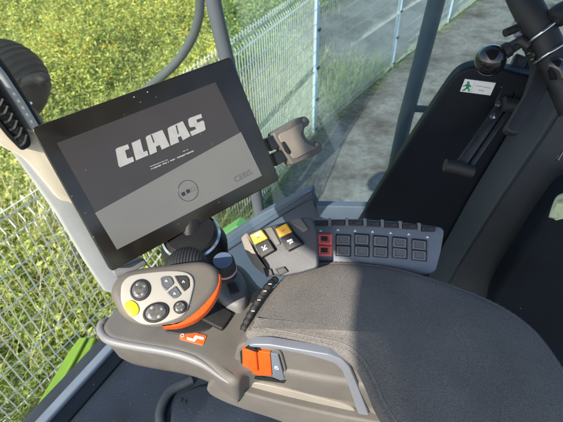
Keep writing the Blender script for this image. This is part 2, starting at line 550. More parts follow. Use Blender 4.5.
def panel_mesh(name, length, zlo, ztop=2.0, wr=0.0033):
    folds = [z for z in (1.90, 0.98, 0.08) if z - 0.06 > zlo]
    def yoff(z):
        o = 0
        for f in folds:
            o = max(o, 0.035 * max(0, 1 - abs(z - f) / 0.055))
        return -o
    zs = {zlo, ztop}
    for f in folds: zs |= {f - 0.055, f - 0.028, f, f + 0.028, f + 0.055}
    zs = sorted(z for z in zs if zlo <= z <= ztop)
    parts = []
    n = int(round(length / 0.05))
    for i in range(n + 1):
        x = 0.02 + i * (length - 0.04) / n
        parts.append(wire_vf([Vector((x, yoff(z), z)) for z in zs], wr, Vector((1, 0, 0))))
    hz = []
    for f in folds: hz += [f - 0.05, f + 0.05]
    hz.append(1.982)
    for a, b2 in ((1.85, 1.03), (0.93, 0.13)):
        hz += [a + (b2 - a) * k / 5 for k in range(1, 5)]
    for h in hz:
        if h < zlo + 0.01: continue
        parts.append(wire_vf([Vector((0.0, yoff(h) - 0.005, h)), Vector((length, yoff(h) - 0.005, h))], 0.0040, Z))
    Vv, Ff = join(*parts)
    me = bpy.data.meshes.new(name); me.from_pydata([tuple(v) for v in Vv], [], Ff); me.materials.append(galv)
    return me


fen = thing('wire_fence', 'pale welded wire mesh fence with round edged posts running past the cab', 'fence', (FL[2][0], FL[2][1], 0))
fo_ = OFF[fen.name]
for i in range(1, 7):
    a = Vector((*FL[i], 0)); c = Vector((*FL[i + 1], 0)); ln = (c - a).length
    me = panel_mesh('panel', ln, 0.86 if i <= 1 else 0.02, wr=0.0033 if i < 3 else 0.0040)
    o = bpy.data.objects.new('panel', me); COL.objects.link(o); o.parent = fen
    o.location = a - fo_; o.rotation_euler = (0, 0, math.atan2(c.y - a.y, c.x - a.x))
    if i == 1: o['label'] = 'low mesh panel at lower left, nearest to the cab'
Vp, Fp = join(boxvf(Vector((0, 0, 1.02)), Vector((1, 0, 0)), Vector((0, 1, 0)), Z, 0.05, 0.06, 2.06))
pm = bpy.data.meshes.new('post'); pm.from_pydata([tuple(v) for v in Vp], [], Fp); pm.materials.append(postm)
bmx = bmesh.new(); bmx.from_mesh(pm); bmesh.ops.bevel(bmx, geom=bmx.edges[:], offset=0.012, segments=3, affect='EDGES'); bmx.to_mesh(pm); bmx.free()
Vc, Fcl = boxvf(Vector((0, -0.036, 0)), Vector((1, 0, 0)), Vector((0, 1, 0)), Z, 0.066, 0.016, 0.03)
cm = bpy.data.meshes.new('clamp'); cm.from_pydata([tuple(v) for v in Vc], [], Fcl); cm.materials.append(steel)
for i in (3, 4, 5, 6, 7):
    a = Vector((*FL[i - 1], 0)); c = Vector((*FL[i], 0))
    o = bpy.data.objects.new('post', pm); COL.objects.link(o); o.parent = fen
    o.location = Vector((FL[i][0], FL[i][1], 0 if i > 3 else -0.15)) - fo_
    o.rotation_euler = (0, 0, math.atan2(c.y - a.y, c.x - a.x))
    if i > 3:
        for h in (0.1, 0.55, 0.98, 1.45, 1.9):
            k = bpy.data.objects.new('clamp', cm); COL.objects.link(k); k.parent = o; k.location = (0, 0, h)

# meadow -----------------------------------------------------------
Rn = np.array([Rt, Up, Fw]); On = np.array(O)


def visible(P, mg=130):
    d = (P - On) @ Rn.T
    z = np.maximum(d[:, 2], 0.05)
    px = 281.5 + FPX * d[:, 0] / z; py = 211 - FPX * d[:, 1] / z
    return (d[:, 2] > 0.2) & (px > -mg) & (px < 563 + mg) & (py > -mg) & (py < 422 + mg)


def scatter(n, lo, hi, dmin, dmax):
    y = rng.uniform(lo, hi, n); d = rng.uniform(dmin, dmax, n)
    x = fence_x(y) - d
    return x, y, d


def leaves(base, heading, pitch, ln, wd, fold=0.2):
    """diamond leaves with a fold: arrays -> verts, quads as 2 tris"""
    n = len(base)
    t = np.stack([np.cos(pitch) * np.cos(heading), np.cos(pitch) * np.sin(heading), np.sin(pitch)], -1)
    s = np.stack([-np.sin(heading), np.cos(heading), np.zeros(n)], -1)
    roll = rng.normal(0, 0.5, n)
    up = np.cross(s, t) * -1
    s2 = s * np.cos(roll)[:, None] + up * np.sin(roll)[:, None]
    u2 = np.cross(t, s2)
    mid = base + t * (ln * 0.45)[:, None]
    a = base; b1 = mid + s2 * (wd * 0.5)[:, None] + u2 * (wd * fold)[:, None]
    c = base + t * ln[:, None] - np.array([0, 0, 1]) * (ln * 0.15)[:, None]
    d = mid - s2 * (wd * 0.5)[:, None] + u2 * (wd * fold)[:, None]
    V = np.stack([a, b1, c, d], 1).reshape(-1, 3)
    i = np.arange(n)[:, None] * 4
    F1 = np.concatenate([i + np.array([[0, 1, 2]]), i + np.array([[0, 2, 3]])], 1).reshape(-1, 3)
    return V, F1


def mesh_np(name, V, F3, mats, mi, label, cat):
    me = bpy.data.meshes.new(name)
    me.vertices.add(len(V)); me.vertices.foreach_set('co', V.astype(np.float32).ravel())
    me.loops.add(F3.size); me.loops.foreach_set('vertex_index', F3.astype(np.int32).ravel())
    k = F3.shape[1]
    me.polygons.add(len(F3))
    me.polygons.foreach_set('loop_start', np.arange(0, F3.size, k, dtype=np.int32))
    me.polygons.foreach_set('material_index', mi.astype(np.int32))
    for m in mats: me.materials.append(m)
    me.update(calc_edges=True)
    o = bpy.data.objects.new(name, me); COL.objects.link(o)
    return tag(o, label, cat, None, 'stuff')


lm = [leafmat('weed_leaf_yellow_green', (0.53, 0.58, 0.14)), leafmat('weed_leaf_light', (0.41, 0.50, 0.12)),
      leafmat('weed_leaf_mid', (0.26, 0.35, 0.08)), leafmat('weed_leaf_dark', (0.20, 0.28, 0.07), 0.45),
      leafmat('weed_stem_dry', (0.17, 0.14, 0.06), 0.2)]
# leafy weeds
x1, y1, d1 = scatter(15000, 0.2, 8, 0.12, 6.0)
x2, y2, d2 = scatter(17000, 2, 17, 3.0, 15)
xs = np.concatenate([x1, x2]); ys = np.concatenate([y1, y2]); ds = np.concatenate([d1, d2])
P = np.stack([xs, ys, gz(xs, ys)], -1)
keep = visible(P + [0, 0, 0.4])
clump = np.array([noise.noise((float(a) * 0.7, float(b2) * 0.7, 1.7)) for a, b2 in P[:, :2]])
keep &= ~((P[:, 1] > 3.0) & (P[:, 0] > -0.9) & (ds < 1.9))
keep &= (clump + rng.normal(0, 0.25, len(P)) > -0.42)
P = P[keep]; clump = clump[keep]; ds = ds[keep]
hgt = np.clip(rng.normal(0.52, 0.16, len(P)) + 0.32 * clump, 0.18, 1.05) * (0.5 + 0.5 * np.minimum(1, ds / 1.6))
hgt = np.where(P[:, 1] < 2.6, hgt * 0.55, hgt)
tone = rng.normal(0, 0.55, len(P)) + clump * 1.3 + 0.25
nl = 30
rep = np.repeat(np.arange(len(P)), nl)
frac = rng.uniform(0.15, 1.0, len(rep))
head = rng.uniform(0, 2 * np.pi, len(rep))
lean = rng.normal(0, 0.10, (len(P), 2))
base = P[rep] + np.stack([lean[rep, 0] * frac, lean[rep, 1] * frac, hgt[rep] * frac], -1)
base[:, :2] += rng.normal(0, 0.035, (len(rep), 2))
ln = rng.uniform(0.032, 0.085, len(rep)) * (1 + 0.05 * ds[rep]) * (1.25 - 0.6 * frac); wd = ln * rng.uniform(0.28, 0.55, len(rep))
Vl, Fl = leaves(base, head, rng.normal(0.35, 0.45, len(rep)), ln, wd)
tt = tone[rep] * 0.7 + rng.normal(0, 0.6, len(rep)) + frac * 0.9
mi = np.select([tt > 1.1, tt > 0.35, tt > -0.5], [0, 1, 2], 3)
mi = np.repeat(mi, 2)
mesh_np('meadow_weeds', Vl, Fl, lm, mi, 'dense yellow green leafy weeds growing beyond the wire fence', 'weeds')

# grass blades
def blades(x, y, hmin, hmax, w, bend):
    n = len(x); b0 = np.stack([x, y, gz(x, y) - 0.01], -1)
    h = rng.uniform(hmin, hmax, n); a = rng.uniform(0, 2 * np.pi, n)
    dr = np.stack([np.cos(a), np.sin(a), np.zeros(n)], -1); sd2 = np.stack([-np.sin(a), np.cos(a), np.zeros(n)], -1)
    bd = rng.uniform(0.2, 1.0, n) * bend
    p1 = b0 + np.stack([np.zeros(n), np.zeros(n), h * 0.55], -1) + dr * (bd * h * 0.25)[:, None]
    p2 = b0 + np.stack([np.zeros(n), np.zeros(n), h * (1 - 0.25 * bd)], -1) + dr * (bd * h * 0.8)[:, None]
    ww = w * rng.uniform(0.6, 1.3, n)[:, None]
    V = np.stack([b0 - sd2 * ww, b0 + sd2 * ww, p1 + sd2 * ww * 0.8, p1 - sd2 * ww * 0.8, p2], 1).reshape(-1, 3)
    i = np.arange(n)[:, None] * 5
    F3 = np.concatenate([i + [[0, 1, 2]], i + [[0, 2, 3]], i + [[3, 2, 4]]], 1).reshape(-1, 3)
    return V, F3, n


gmats = [leafmat('grass_fresh', (0.40, 0.48, 0.11)), leafmat('grass_mid', (0.26, 0.34, 0.08)),
         leafmat('grass_straw', (0.58, 0.54, 0.28), 0.35), leafmat('grass_deep', (0.09, 0.14, 0.035), 0.35)]
xa, ya, _ = scatter(46000, 0.4, 7.5, 0.03, 4.0)
xb, yb, _ = scatter(22000, 3, 16, 2.5, 13)
xc, yc, _ = scatter(16000, -0.6, 2.7, -0.55, 0.1)
xd, yd, _ = scatter(3500, 2.6, 14, -0.06, 0.12)
x = np.concatenate([xa, xb, xc, xd]); y = np.concatenate([ya, yb, yc, yd])
xe, ye, _ = scatter(15000, 2.3, 6.0, 0.15, 2.6); x = np.concatenate([x, xe]); y = np.concatenate([y, ye])
isE = np.arange(len(x)) >= len(x) - len(xe)
k = visible(np.stack([x, y, gz(x, y) + 0.2], -1)); isE = isE[k]; x = x[k]; y = y[k]
near = fence_x(y) - x
hmax = np.where(near < 0.12, 0.18, np.where(isE & (x < -0.4), 0.82, 0.5))
V1, F1, n1 = blades(x, y, 0.08, 1.0, 0.0035, 0.9)
# scale blade heights near the fence foot
hh = (V1.reshape(-1, 5, 3)[:, :, 2] - gz(x, y)[:, None]) * hmax[:, None] + gz(x, y)[:, None]
V1 = V1.reshape(-1, 5, 3); V1[:, :, 2] = hh; V1 = V1.reshape(-1, 3)
straw = np.array([noise.noise((float(a) * 0.8, float(b2) * 0.8, 9.2)) for a, b2 in zip(x, y)])
ts = straw + rng.normal(0, 0.3, n1) + 0.25 * np.exp(-((near - 1.0) / 0.9) ** 2) * (y > 2.5) + np.where(isE, 0.22, 0)
r = rng.uniform(0, 1, n1)
mi = np.where(ts > 0.36, 2, np.where(r < 0.45, 0, np.where(r < 0.8, 1, 3)))
mesh_np('meadow_grass', V1, F1, gmats, np.repeat(mi, 3), 'long green and straw coloured grass along the foot of the fence', 'grass')

# yellow flower heads, on the tops of taller weeds
sel = np.where((P[:, 1] > 3.6) & (rng.uniform(0, 1, len(P)) < np.where(P[:, 1] > 6, 0.20, 0.06)) & (tone > -0.2))[0]
nf = 7
rep = np.repeat(sel, nf)
base = P[rep] + np.stack([lean[rep, 0], lean[rep, 1], hgt[rep] * 1.02], -1) + rng.normal(0, 0.035, (len(rep), 3))
Vf, Ff = leaves(base, rng.uniform(0, 6.28, len(rep)), rng.normal(0.4, 0.5, len(rep)), rng.uniform(0.018, 0.045, len(rep)), rng.uniform(0.015, 0.03, len(rep)))
fm = [leafmat('flower_yellow', (0.62, 0.47, 0.015), 0.3), leafmat('flower_orange', (0.60, 0.27, 0.012), 0.3)]
mesh_np('yellow_flowers', Vf, Ff, fm, np.repeat(rng.uniform(0, 1, len(rep)) < 0.04, 2).astype(int), 'small yellow flower heads scattered over the weedy meadow', 'flowers')

# ------------------------------------------------------------------ cab shell
ZP = 2.73                                            # height of the armrest top
P1 = onz(360, 272, ZP); P2 = onz(347, 395, ZP)
ZR = 3.74
shift = TS * ((ZR - ZP) / TS.z)
Ea, Eb = P1 + shift, P2 + shift
def s_edge(w):
    t = (w - Ea.dot(WN)) / (Eb.dot(WN) - Ea.dot(WN)); return Ea.dot(AX) + t * (Eb.dot(AX) - Ea.dot(AX))
roofP = [SW(s_edge(-1.5), -1.5, ZR + 0.10), SW(0.75, -1.5, ZR + 0.10), SW(0.75, 0.93, ZR + 0.10), SW(-0.60, 0.93, ZR + 0.10), SW(-0.54, -0.80, ZR + 0.10), SW(s_edge(-0.87), -0.87, ZR + 0.10)]  # unseen roof, front edge bent to shade keypad and side trim
o = slab('shading_roof', rc(roofP, 0.01), Z, 0.10, roofm, None, 0.02); tag(o, kind='structure')
# floor: its front edge runs along the foot of the windscreen
fl0 = onz(122, 344, 1.98); fl1 = onz(52, 422, 1.98)
fd = (fl0 - fl1).normalized()
fA = fl0 + fd * 0.22; fB = fl1 - fd * 1.2
floorP = [fA, fB, SW(1.0, -0.95, 1.98), SW(1.0, 0.80, 1.98)]
o = slab('floor', floorP, Z, 0.05, navy, None, 0.004); tag(o, kind='structure')
fn = Vector((-fd.y, fd.x, 0))
if fn.dot(AX) > 0: fn = -fn                         # towards the front
# front sill: grey-blue rail, dark seal, lime green body edge
rail = thing('windscreen_sill', 'grey blue edge rail with dark rubber strip along the floor front', 'sill', fl1)
q = lambda a, off, z: a + fn * off + Vector((0, 0, z - 1.98))
slab('rail', [q(fA, 0.002, 2.0), q(fB, 0.002, 2.0), q(fB, 0.032, 2.0), q(fA, 0.032, 2.0)], Z, 0.06, railm, rail, 0.006)
slab('rubber_strip', [q(fA, 0.034, 1.975), q(fB, 0.034, 1.975), q(fB, 0.085, 1.975), q(fA, 0.085, 1.975)], Z, 0.05, pillarm, rail, 0.006)
slab('inner_step', [q(fA, -0.045, 1.988), q(fB, -0.045, 1.988), q(fB, 0.0, 1.988), q(fA, 0.0, 1.988)], Z, 0.02, bpanel, rail, 0.004)
gp = Plane((0, 0, 1.93), Z)
edge = gp.pts([(79, 337), (96, 337), (90, 352), (47, 424), (8, 490), (-22, 490), (25, 424), (50, 382), (68, 352)])
ge = mk('body_edge', *rings_mesh([[p - Z * 0.10 for p in ccw(edge, Z)], [p - Z * 0.004 for p in ccw(edge, Z)], inset(ccw(edge, Z), Z, 0.004)]), limeg)
tag(ge, 'lime green painted body edge outside the foot of the windscreen', 'body panel')
lip = crop(gp.pts([(86, 338), (64, 378), (36, 424), (-8, 490)], 0.006), 5)
o = tube('rib', lip, 0.006, limeg, ge)

# front windscreen and right hand side window
def edge_on(pl, p, q, z0, z1):
    a = pl.on(*p); b2 = pl.on(*q); d = b2 - a
    return a + d * ((z0 - a.z) / d.z), a + d * ((z1 - a.z) / d.z)
WSP = Plane(SW(-0.86, 0, 2.8), AX)
e0, e1 = edge_on(WSP, (-24, 60), (92, 262), 1.9, 3.7)
ws = slab('windscreen', [SW(-0.86, -0.95, 1.9), e0, e1, SW(-0.86, -0.95, 3.7)], AX, 0.006,
          glassmat('clear_windscreen_glass', (0.97, 0.985, 0.975), 0.8, 0.0), None, 0.001)
tag(ws, 'clear front windscreen left of the pale corner pillar', 'windscreen')
WALL = Plane(SW(0, 0.86, 3), WN)
e0, e1 = edge_on(WALL, (-14, 62), (100, 262), 2.2, 3.7)
m0, m1 = edge_on(Plane(SW(0, 0.86, 3), WN), (214, 0), (258, 215), 2.2, 3.7)
qw = slab('corner_window', [e0, m0, m1, e1], -WN, 0.006, glassmat('clear_corner_glass', (0.96, 0.98, 0.95), 0.8, 0.005, (0.72, 0.74, 0.62)), None, 0.001)
tag(qw, 'clear corner window pane between the pale pillar and the slate window bar', 'window')
sg = slab('side_window', [m0 + AX * 0.003, SW(0.95, 0.86, 2.2), SW(0.95, 0.86, 3.7), m1 + AX * 0.003], -WN, 0.006,
          glassmat('tinted_side_glass', (0.74, 0.85, 0.88), 0.8, 0.035, (0.46, 0.62, 0.76)), None, 0.001)  # bluish haze colour stands in for sky reflected in the pane
tag(sg, 'blue green tinted side window right of the slate window bar', 'window')
# door lower trim and top rail, blue window reflections put into their colours
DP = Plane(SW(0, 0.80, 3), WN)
dl = thing('door_panel', 'lower door trim in painted reflected blue with slanting top rail behind the switches', 'door', SW(-0.2, 0.8, 1.98))
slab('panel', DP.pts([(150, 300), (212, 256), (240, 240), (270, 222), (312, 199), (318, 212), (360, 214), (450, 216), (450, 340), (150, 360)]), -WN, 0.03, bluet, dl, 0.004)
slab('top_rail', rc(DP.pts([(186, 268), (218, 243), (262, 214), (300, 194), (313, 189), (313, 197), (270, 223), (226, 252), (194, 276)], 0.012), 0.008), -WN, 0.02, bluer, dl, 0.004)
slab('ledge', DP.pts([(316, 206), (450, 209), (450, 222), (318, 219)], 0.012), -WN, 0.02, bluer, dl, 0.003)  # light blue strip stands in for reflected sky
slab('fender_edge', Plane(SW(0, 1.05, 3), WN).pts([(214, 240), (236, 226), (246, 231), (216, 252)]), -WN, 0.05, fgreen, dl, 0.006)
# side door frame bar (behind the monitor)
P_ = Plane(SW(0, 0.82, 3), WN)
fb = tube('window_frame_bar', crop(P_.pts([(209, -30), (215, 10), (233, 85), (250, 160), (262, 228)]), 4), 0.0155, tubem)
tag(fb, 'dark slate upright window bar rising behind the monitor top right corner', 'bar')
# handrail outside
P_ = Plane(SW(0, 1.02, 3), WN)
hr = thing('handrail', 'grey upright handrail outside the window with a short side stub', 'handrail', P_.on(390, 190))
tube('upright', P_.pts([(443, -40), (436.5, 0), (420, 65), (405, 120), (393, 175), (384, 220)]), 0.0185, tubem, hr, 14)
tube('stub', P_.pts([(408, 108), (424, 109), (446, 111)]), 0.009, tubem, hr, 12)
# mirror arm outside the window, a bent tube
P_ = Plane(SW(0, 1.25, 3), WN)
ma = tube('bent_tube', crop(P_.pts([(140, 94), (160, 78), (178, 60), (192, 38), (198.5, 18), (200, 0), (200, -40)]), 6), 0.0145, tubem, None, 12)
tag(ma, 'bent slate tube curving upward outside the glass above the monitor', 'tube')

# ------------------------------------------------------------------ left corner pillar with air vent
c0 = at(58, 190, 1.12)
hn = Vector((O.x - c0.x, O.y - c0.y, 0)).normalized()
AP = Plane(c0, hn)
ap = thing('corner_pillar', 'pale grey and cream corner pillar left of the monitor with air vent', 'pillar', SW(-0.84, 0.68, 1.9))
slab('trim', AP.pts([(-40, 40), (-8, 62), (22, 108), (60, 164), (94, 220), (124, 275), (134, 300), (104, 292), (84, 262), (56, 215), (34, 184), (8, 148), (-20, 132), (-60, 110)]), hn, 0.05, paleg, ap, 0.010)
slab('cream_cover', cr(AP.pts([(2, 122), (16, 130), (36, 134), (54, 160), (70, 186), (80, 206), (70, 203), (58, 199), (42, 180), (22, 158), (0, 146), (-12, 130)], 0.012), 3), hn, 0.016, cream, ap, 0.006)
tube('seal', AP.pts([(-30, 36), (2, 76), (20, 103), (37, 131), (70, 186)], 0.016), 0.010, paleg, ap, 10, label='pale blue grey sealing strip along the glass')
tube('dark_gasket', AP.pts([(-24, 31), (6, 70), (24, 99), (42, 130), (72, 184)], 0.010), 0.007, rubber, ap, 8)
vent = slab('air_vent', rc(AP.pts([(-20, 70), (-6, 76), (14, 108), (30, 136), (32, 146), (22, 152), (8, 138), (-20, 104)], 0.03), 0.01), hn, 0.03, blackp, ap, 0.004, dish=(0.004, 0.004), label='black louvred air vent')
sl = []
for k in range(8):
    t = k / 7
    a = Vector((-10 + 33 * t, 84 + 50 * t)); bq = Vector((-20 + 36 * t + 4, 92 + 54 * t))
    pa = AP.on(a.x + 4, a.y, 0.034); pb = AP.on(bq.x, bq.y, 0.034)
    sl.append(tube_vf(crop([pa, (pa + pb) * 0.5 - Z * 0.006, pb], 3), 0.0042, 6))
mk('louvre', *join(*sl), blackp, vent)

# ribbed dark housing outside the windscreen, upper left
RB = at(3, 86, 1.30)
rh = thing('mirror_housing', 'dark ribbed mirror housing with a stubby knob outside at upper left', 'mirror', at(20, 130, 1.28))
u_ = Rt; v_ = Up; w_ = Fw
rg = []
nr, nsg = 90, 36
for i in range(nr + 1):
    ph = math.pi * i / nr
    f = 1 + 0.05 * max(0, math.sin(ph * 34)) ** 0.6 * (1 if 0.15 < ph < 2.6 else 0)
    cx = -math.cos(ph)
    rg.append([RB + (u_ * 0.80 - v_ * 0.6) * (cx * 0.12 + 0.0) + (v_ * 0.80 + u_ * 0.6) * (0.132 * math.sin(ph) ** 0.7 * f * math.cos(2 * math.pi * k / nsg))
               + w_ * (0.10 * math.sin(ph) ** 0.75 * f * math.sin(2 * math.pi * k / nsg)) for k in range(nsg)])
mk('shell', *rings_mesh(rg), mirm, rh, 40)
tube('knob', crop([at(20, 84, 1.26), at(34, 79, 1.225), at(44, 80, 1.21), at(47, 83, 1.21)], 5), [0.016] * 8 + [0.019, 0.019, 0.018, 0.017, 0.016, 0.015, 0.012, 0.008], mirm, rh, 14)
tube('bracket_arm', crop([at(16, 100, 1.29), at(25, 112, 1.29), at(33, 124, 1.29), at(36, 150, 1.29)], 4), 0.029, rubber, rh, 14)
tube('mounting_bolt', [at(28, 104, 1.24), at(31, 103, 1.23)], 0.004, chrome, rh, 8)

# ------------------------------------------------------------------ monitor
mu = Vector((0.785, 0.6187, 0.0296)).normalized()
mv = Vector((-0.326, 0.372, 0.869)); mv = (mv - mu * mv.dot(mu)).normalized()
mn = mu.cross(mv).normalized()
MC = Vector((-0.15326, 0.52882, 2.85044))
MP = Plane(MC, mn); mn = MP.n
mon = thing('monitor', 'black framed touchscreen monitor showing large CLAAS lettering, tilted on its arm', 'monitor', at(185, 240, 0.62))
mc = lambda a, b2, o=0: MC + mu * a + mv * b2 + mn * o
rect = lambda x0, y0, x1, y1, o=0: [mc(x0, y0, o), mc(x1, y0, o), mc(x1, y1, o), mc(x0, y1, o)]
slab('bezel', rc(rect(-0.150, -0.105, 0.150, 0.105), 0.006), mn, 0.012, bezelm, mon, 0.0012)
slab('rear_housing', rc(rect(-0.140, -0.095, 0.140, 0.095, -0.0125), 0.02), mn, 0.028, blackp, mon, 0.002, taper=0.02)
# screen areas: dark upper field and grey lower band (px outline on the monitor plane)
scr = slab('screen', MP.pts([(57, 143), (215.5, 82), (262, 176), (117, 250)], 0.0006), mn, 0.0006, scr_dark, mon, 0.0001, 1)
slab('grey_band', MP.pts([(95, 213), (241, 132), (262, 175.6), (117.2, 249.6)], 0.0010), mn, 0.0003, scr_grey, scr, 0.00005, 1)


def px_poly(box, scale, L):
    return [(box[0] + a / scale, box[1] + b2 / scale) for a, b2 in L]


A1, A2 = (112, 125), (160, 108)
sc1 = 469 / 50
LET = [px_poly(A1, sc1, [(34, 228), (52, 214), (150, 180), (163, 222), (122, 238), (144, 314), (196, 297), (208, 340), (76, 398), (62, 380)]),
       px_poly(A1, sc1, [(184, 168), (264, 131), (296, 252), (330, 240), (342, 283), (226, 332)]),
       px_poly(A2, sc1, [(-134, 278), (-122, 262), (22, 204), (92, 356), (18, 390), (0, 346), (-38, 362), (-28, 410), (-92, 440)]),
       px_poly(A2, sc1, [(72, 194), (86, 180), (212, 122), (286, 262), (216, 302), (198, 262), (166, 276), (180, 318), (102, 352)]),
       px_poly(A2, sc1, [(264, 108), (280, 92), (386, 54), (396, 92), (340, 110), (352, 138), (402, 116), (414, 128), (428, 198), (414, 212), (300, 262), (282, 222), (340, 196), (330, 174), (284, 182), (272, 160)])]
vf = []
for Lp in LET:
    vf.append(plate_vf(MP.pts(Lp, 0.0013), mn, 0.0006))
mk('lettering', *join(*vf), scr_white, scr, 0, 'large CLAAS lettering in pale grey')
cuts = [px_poly(A2, sc1, [(-88, 254), (-78, 249), (-52, 322), (-62, 326)]), px_poly(A2, sc1, [(146, 164), (156, 159), (176, 240), (166, 244)])]
for c in cuts: mk('letter_slit', *plate_vf(MP.pts(c, 0.0017), mn, 0.0003), scr_dark, scr, 0)
# fine unreadable line of small print under the lettering
bits = []
def small_line(p0, p1, h, n, seed):
    rr = random.Random(seed); d = Vector((p1[0] - p0[0], p1[1] - p0[1]))
    t = 0
    while t < 1:
        w = rr.uniform(0.5, 1.3) / n
        if rr.random() < 0.86:
            h1 = h * rr.uniform(0.55, 1.0)
            a = Vector(p0) + d * t; b2 = Vector(p0) + d * min(1, t + w * 0.75)
            bits.append(plate_vf(MP.pts([(a.x, a.y), (b2.x, b2.y), (b2.x + 0.25, b2.y + h1), (a.x + 0.25, a.y + h1)], 0.0012), mn, 0.0004))
        t += w
small_line((151, 168.6), (193.5, 150.2), 1.5, 46, 3)
small_line((150, 166.3), (167.5, 159.3), 0.9, 24, 4)
small_line((183, 151), (188, 149), 0.9, 6, 5)
mk('small_print', *join(*bits), scr_white, scr, 0)
cc = MP.on(188, 190.7, 0.0014)
ring = [cc + (mu * math.cos(a) + mv * math.sin(a)) * 0.0155 for a in [2 * math.pi * k / 48 for k in range(48)]]
tube('progress_circle', ring, 0.00035, scr_black, scr, 6, True)
sq = []
for cxp, cyp in ((183.3, 194), (188, 191.3)):
    c = MP.on(cxp, cyp, 0.0014); sq.append(boxvf(c, mu, mv, mn, 0.0054, 0.0054, 0.0005))
mk('progress_square', *join(*sq), scr_black, scr, 0)
c = MP.on(192.8, 189.2, 0.0014)
tube('hollow_square', rc([c + mu * a + mv * b2 for a, b2 in ((-.0027, -.0027), (.0027, -.0027), (.0027, .0027), (-.0027, .0027))], 0.001), 0.0002, scr_mid, scr, 4, True)
# CEBIS in thin capitals
fc = bpy.data.curves.new('cebis', 'FONT'); fc.body = 'CEBIS'; fc.size = 0.0128; fc.extrude = 0.0002; fc.space_character = 1.08
fo = bpy.data.objects.new('tmp', fc); COL.objects.link(fo)
bpy.context.view_layer.update()
tm = bpy.data.meshes.new_from_object(fo.evaluated_get(bpy.context.evaluated_depsgraph_get()))
bpy.data.objects.remove(fo)
tp = MP.on(235.2, 182.6, 0.0014)
vv = [tp + mu * v.co.x + mv * v.co.y + mn * v.co.z for v in tm.vertices]
mk('name_lettering', vv, [tuple(p.vertices) for p in tm.polygons], scr_mid, scr, 0)
# two small sensor dots on the bezel, dust specks
for a, b2 in ((134, 97), (147.5, 92)):
    c = MP.on(a, b2, 0.0004)
    mk('sensor_dot', *boxvf(c, mu, mv, mn, 0.0016, 0.0012, 0.0008), greyprint, mon, 0)
# clamp on the right edge: two prongs and a shaped grip
GPn = Plane(MP.on(298, 142, -0.006), mn)
prong = slab('prong', GPn.pts([(266, 139), (277, 133), (284, 145), (272, 151)], -0.004), mn, 0.012, blackp, mon, 0.002)
prong = slab('prong', GPn.pts([(272, 154), (283, 149), (289, 159), (277, 166)], -0.004), mn, 0.012, blackp, mon, 0.002)
gout = [(274.5, 136), (277, 131), (289, 124), (300, 117.5), (306, 116.5), (310, 121), (308.5, 125.5), (305.5, 127.5), (304.5, 133), (307.5, 138.5), (312.5, 141), (317, 140), (321.5, 144), (322.5, 150), (318, 154), (307, 159), (297, 163.5), (292.5, 164.5), (290, 161), (285, 153)]
grip = slab('grip', cr(GPn.pts(gout), 4), mn, 0.022, beige_d, mon, 0.003, 4, label='beige waisted clamp grip')
slab('face', cr(GPn.pts([(279, 136), (291, 129), (302, 122.5), (303, 128), (301.5, 134), (305, 141), (311, 145), (317, 147.5), (306, 153.5), (295, 158.5), (289, 151)], 0.0025), 4), mn, 0.003, beige, grip, 0.0015)
slab('slot', rc(GPn.pts([(282, 142), (284.5, 141), (291.5, 152), (289.5, 154.5), (286, 151)], 0.0035), 0.003), mn, 0.004, blackp, grip, 0.0005)
for a, b2 in ((304, 120), (316.5, 144.5)):
    lathe('screw', [(0.0001, 0), (0.004, 0), (0.004, 0.0022), (0.003, 0.003), (0.0001, 0.003)], GPn.on(a, b2, 0.002), mn, beige, grip, 16)
# arm, swivel disc and chrome ring below the monitor
sw = at(192, 238, 0.66)
lathe('swivel_base', [(0.001, -0.05), (0.050, -0.05), (0.052, -0.02), (0.046, 0.0), (0.036, 0.016), (0.001, 0.018)], sw, (Z * 0.9 - Fw * 0.25), blackp, mon, 36)
lathe('chrome_ring', [(0.040, 0.002), (0.044, 0.003), (0.045, 0.007), (0.042, 0.010), (0.039, 0.009)], sw, (Z * 0.9 - Fw * 0.25), chrome, mon, 40)
tube('arm', [sw, at(190, 215, 0.67), mc(0.02, -0.02, -0.04)], 0.02, blackp, mon, 14)
slab('hinge_block', rc(MP.pts([(112, 271), (133, 262), (144, 258), (148, 264), (134, 272), (116, 279)], -0.016), 0.004), mn, 0.018, greyp, mon, 0.003)

# ------------------------------------------------------------------ armrest: console, pad, side panel
arm = thing('armrest', 'grey fabric armrest pad on a beige console with an orange side switch', 'armrest', onz(300, 400, 2.55))
# console: an arm reaching forward (left) under the lever
ZC = 2.660
CP = Plane((0, 0, ZC), Z)
_a = onz(240, 343, ZP - 0.026); _b = onz(345, 359, ZP - 0.026)
_sd = (_b - _a).normalized(); _sn = Vector((_sd.y, -_sd.x, 0))
_SP = Plane(_a, _sn)
def under(x, y):
    p = _SP.on(x, y, 0.009); return Vector((p.x, p.y, ZC))
con = CP.pts([(101, 326), (103, 335), (112, 341), (135, 346), (165, 351), (188, 357), (205, 365), (221, 377)]) + [Vector((-0.076, 0.2815, ZC)), Vector((-0.065, 0.284, ZC)), Vector((-0.057, 0.297, ZC)), Vector((-0.040, 0.303, ZC))]
con += [_SP.on(275, 400, 0.004), _SP.on(310, 409, 0.007), _SP.on(350, 419, 0.007), _SP.on(400, 430, 0.007)]
con = [Vector((p.x, p.y, ZC)) for p in con]
con += CP.pts([(420, 330), (330, 300), (290, 292), (262, 286), (246, 268), (236, 262), (216, 262), (190, 275), (150, 290), (122, 303), (108, 315)])
Pc = ccw(cr(con, 4), Z)
prof = [(0.016, -0.088), (0.013, -0.085), (0.005, -0.060), (0.001, -0.022), (0.0, -0.012), (0.0005, -0.007), (0.003, -0.003), (0.008, -0.0005), (0.012, 0.0)]
V_, F_ = rings_mesh([[p + Z * h for p in inset(Pc, Z, d)] for d, h in prof])
mk('console', V_, F_, beige_d, arm, 50)
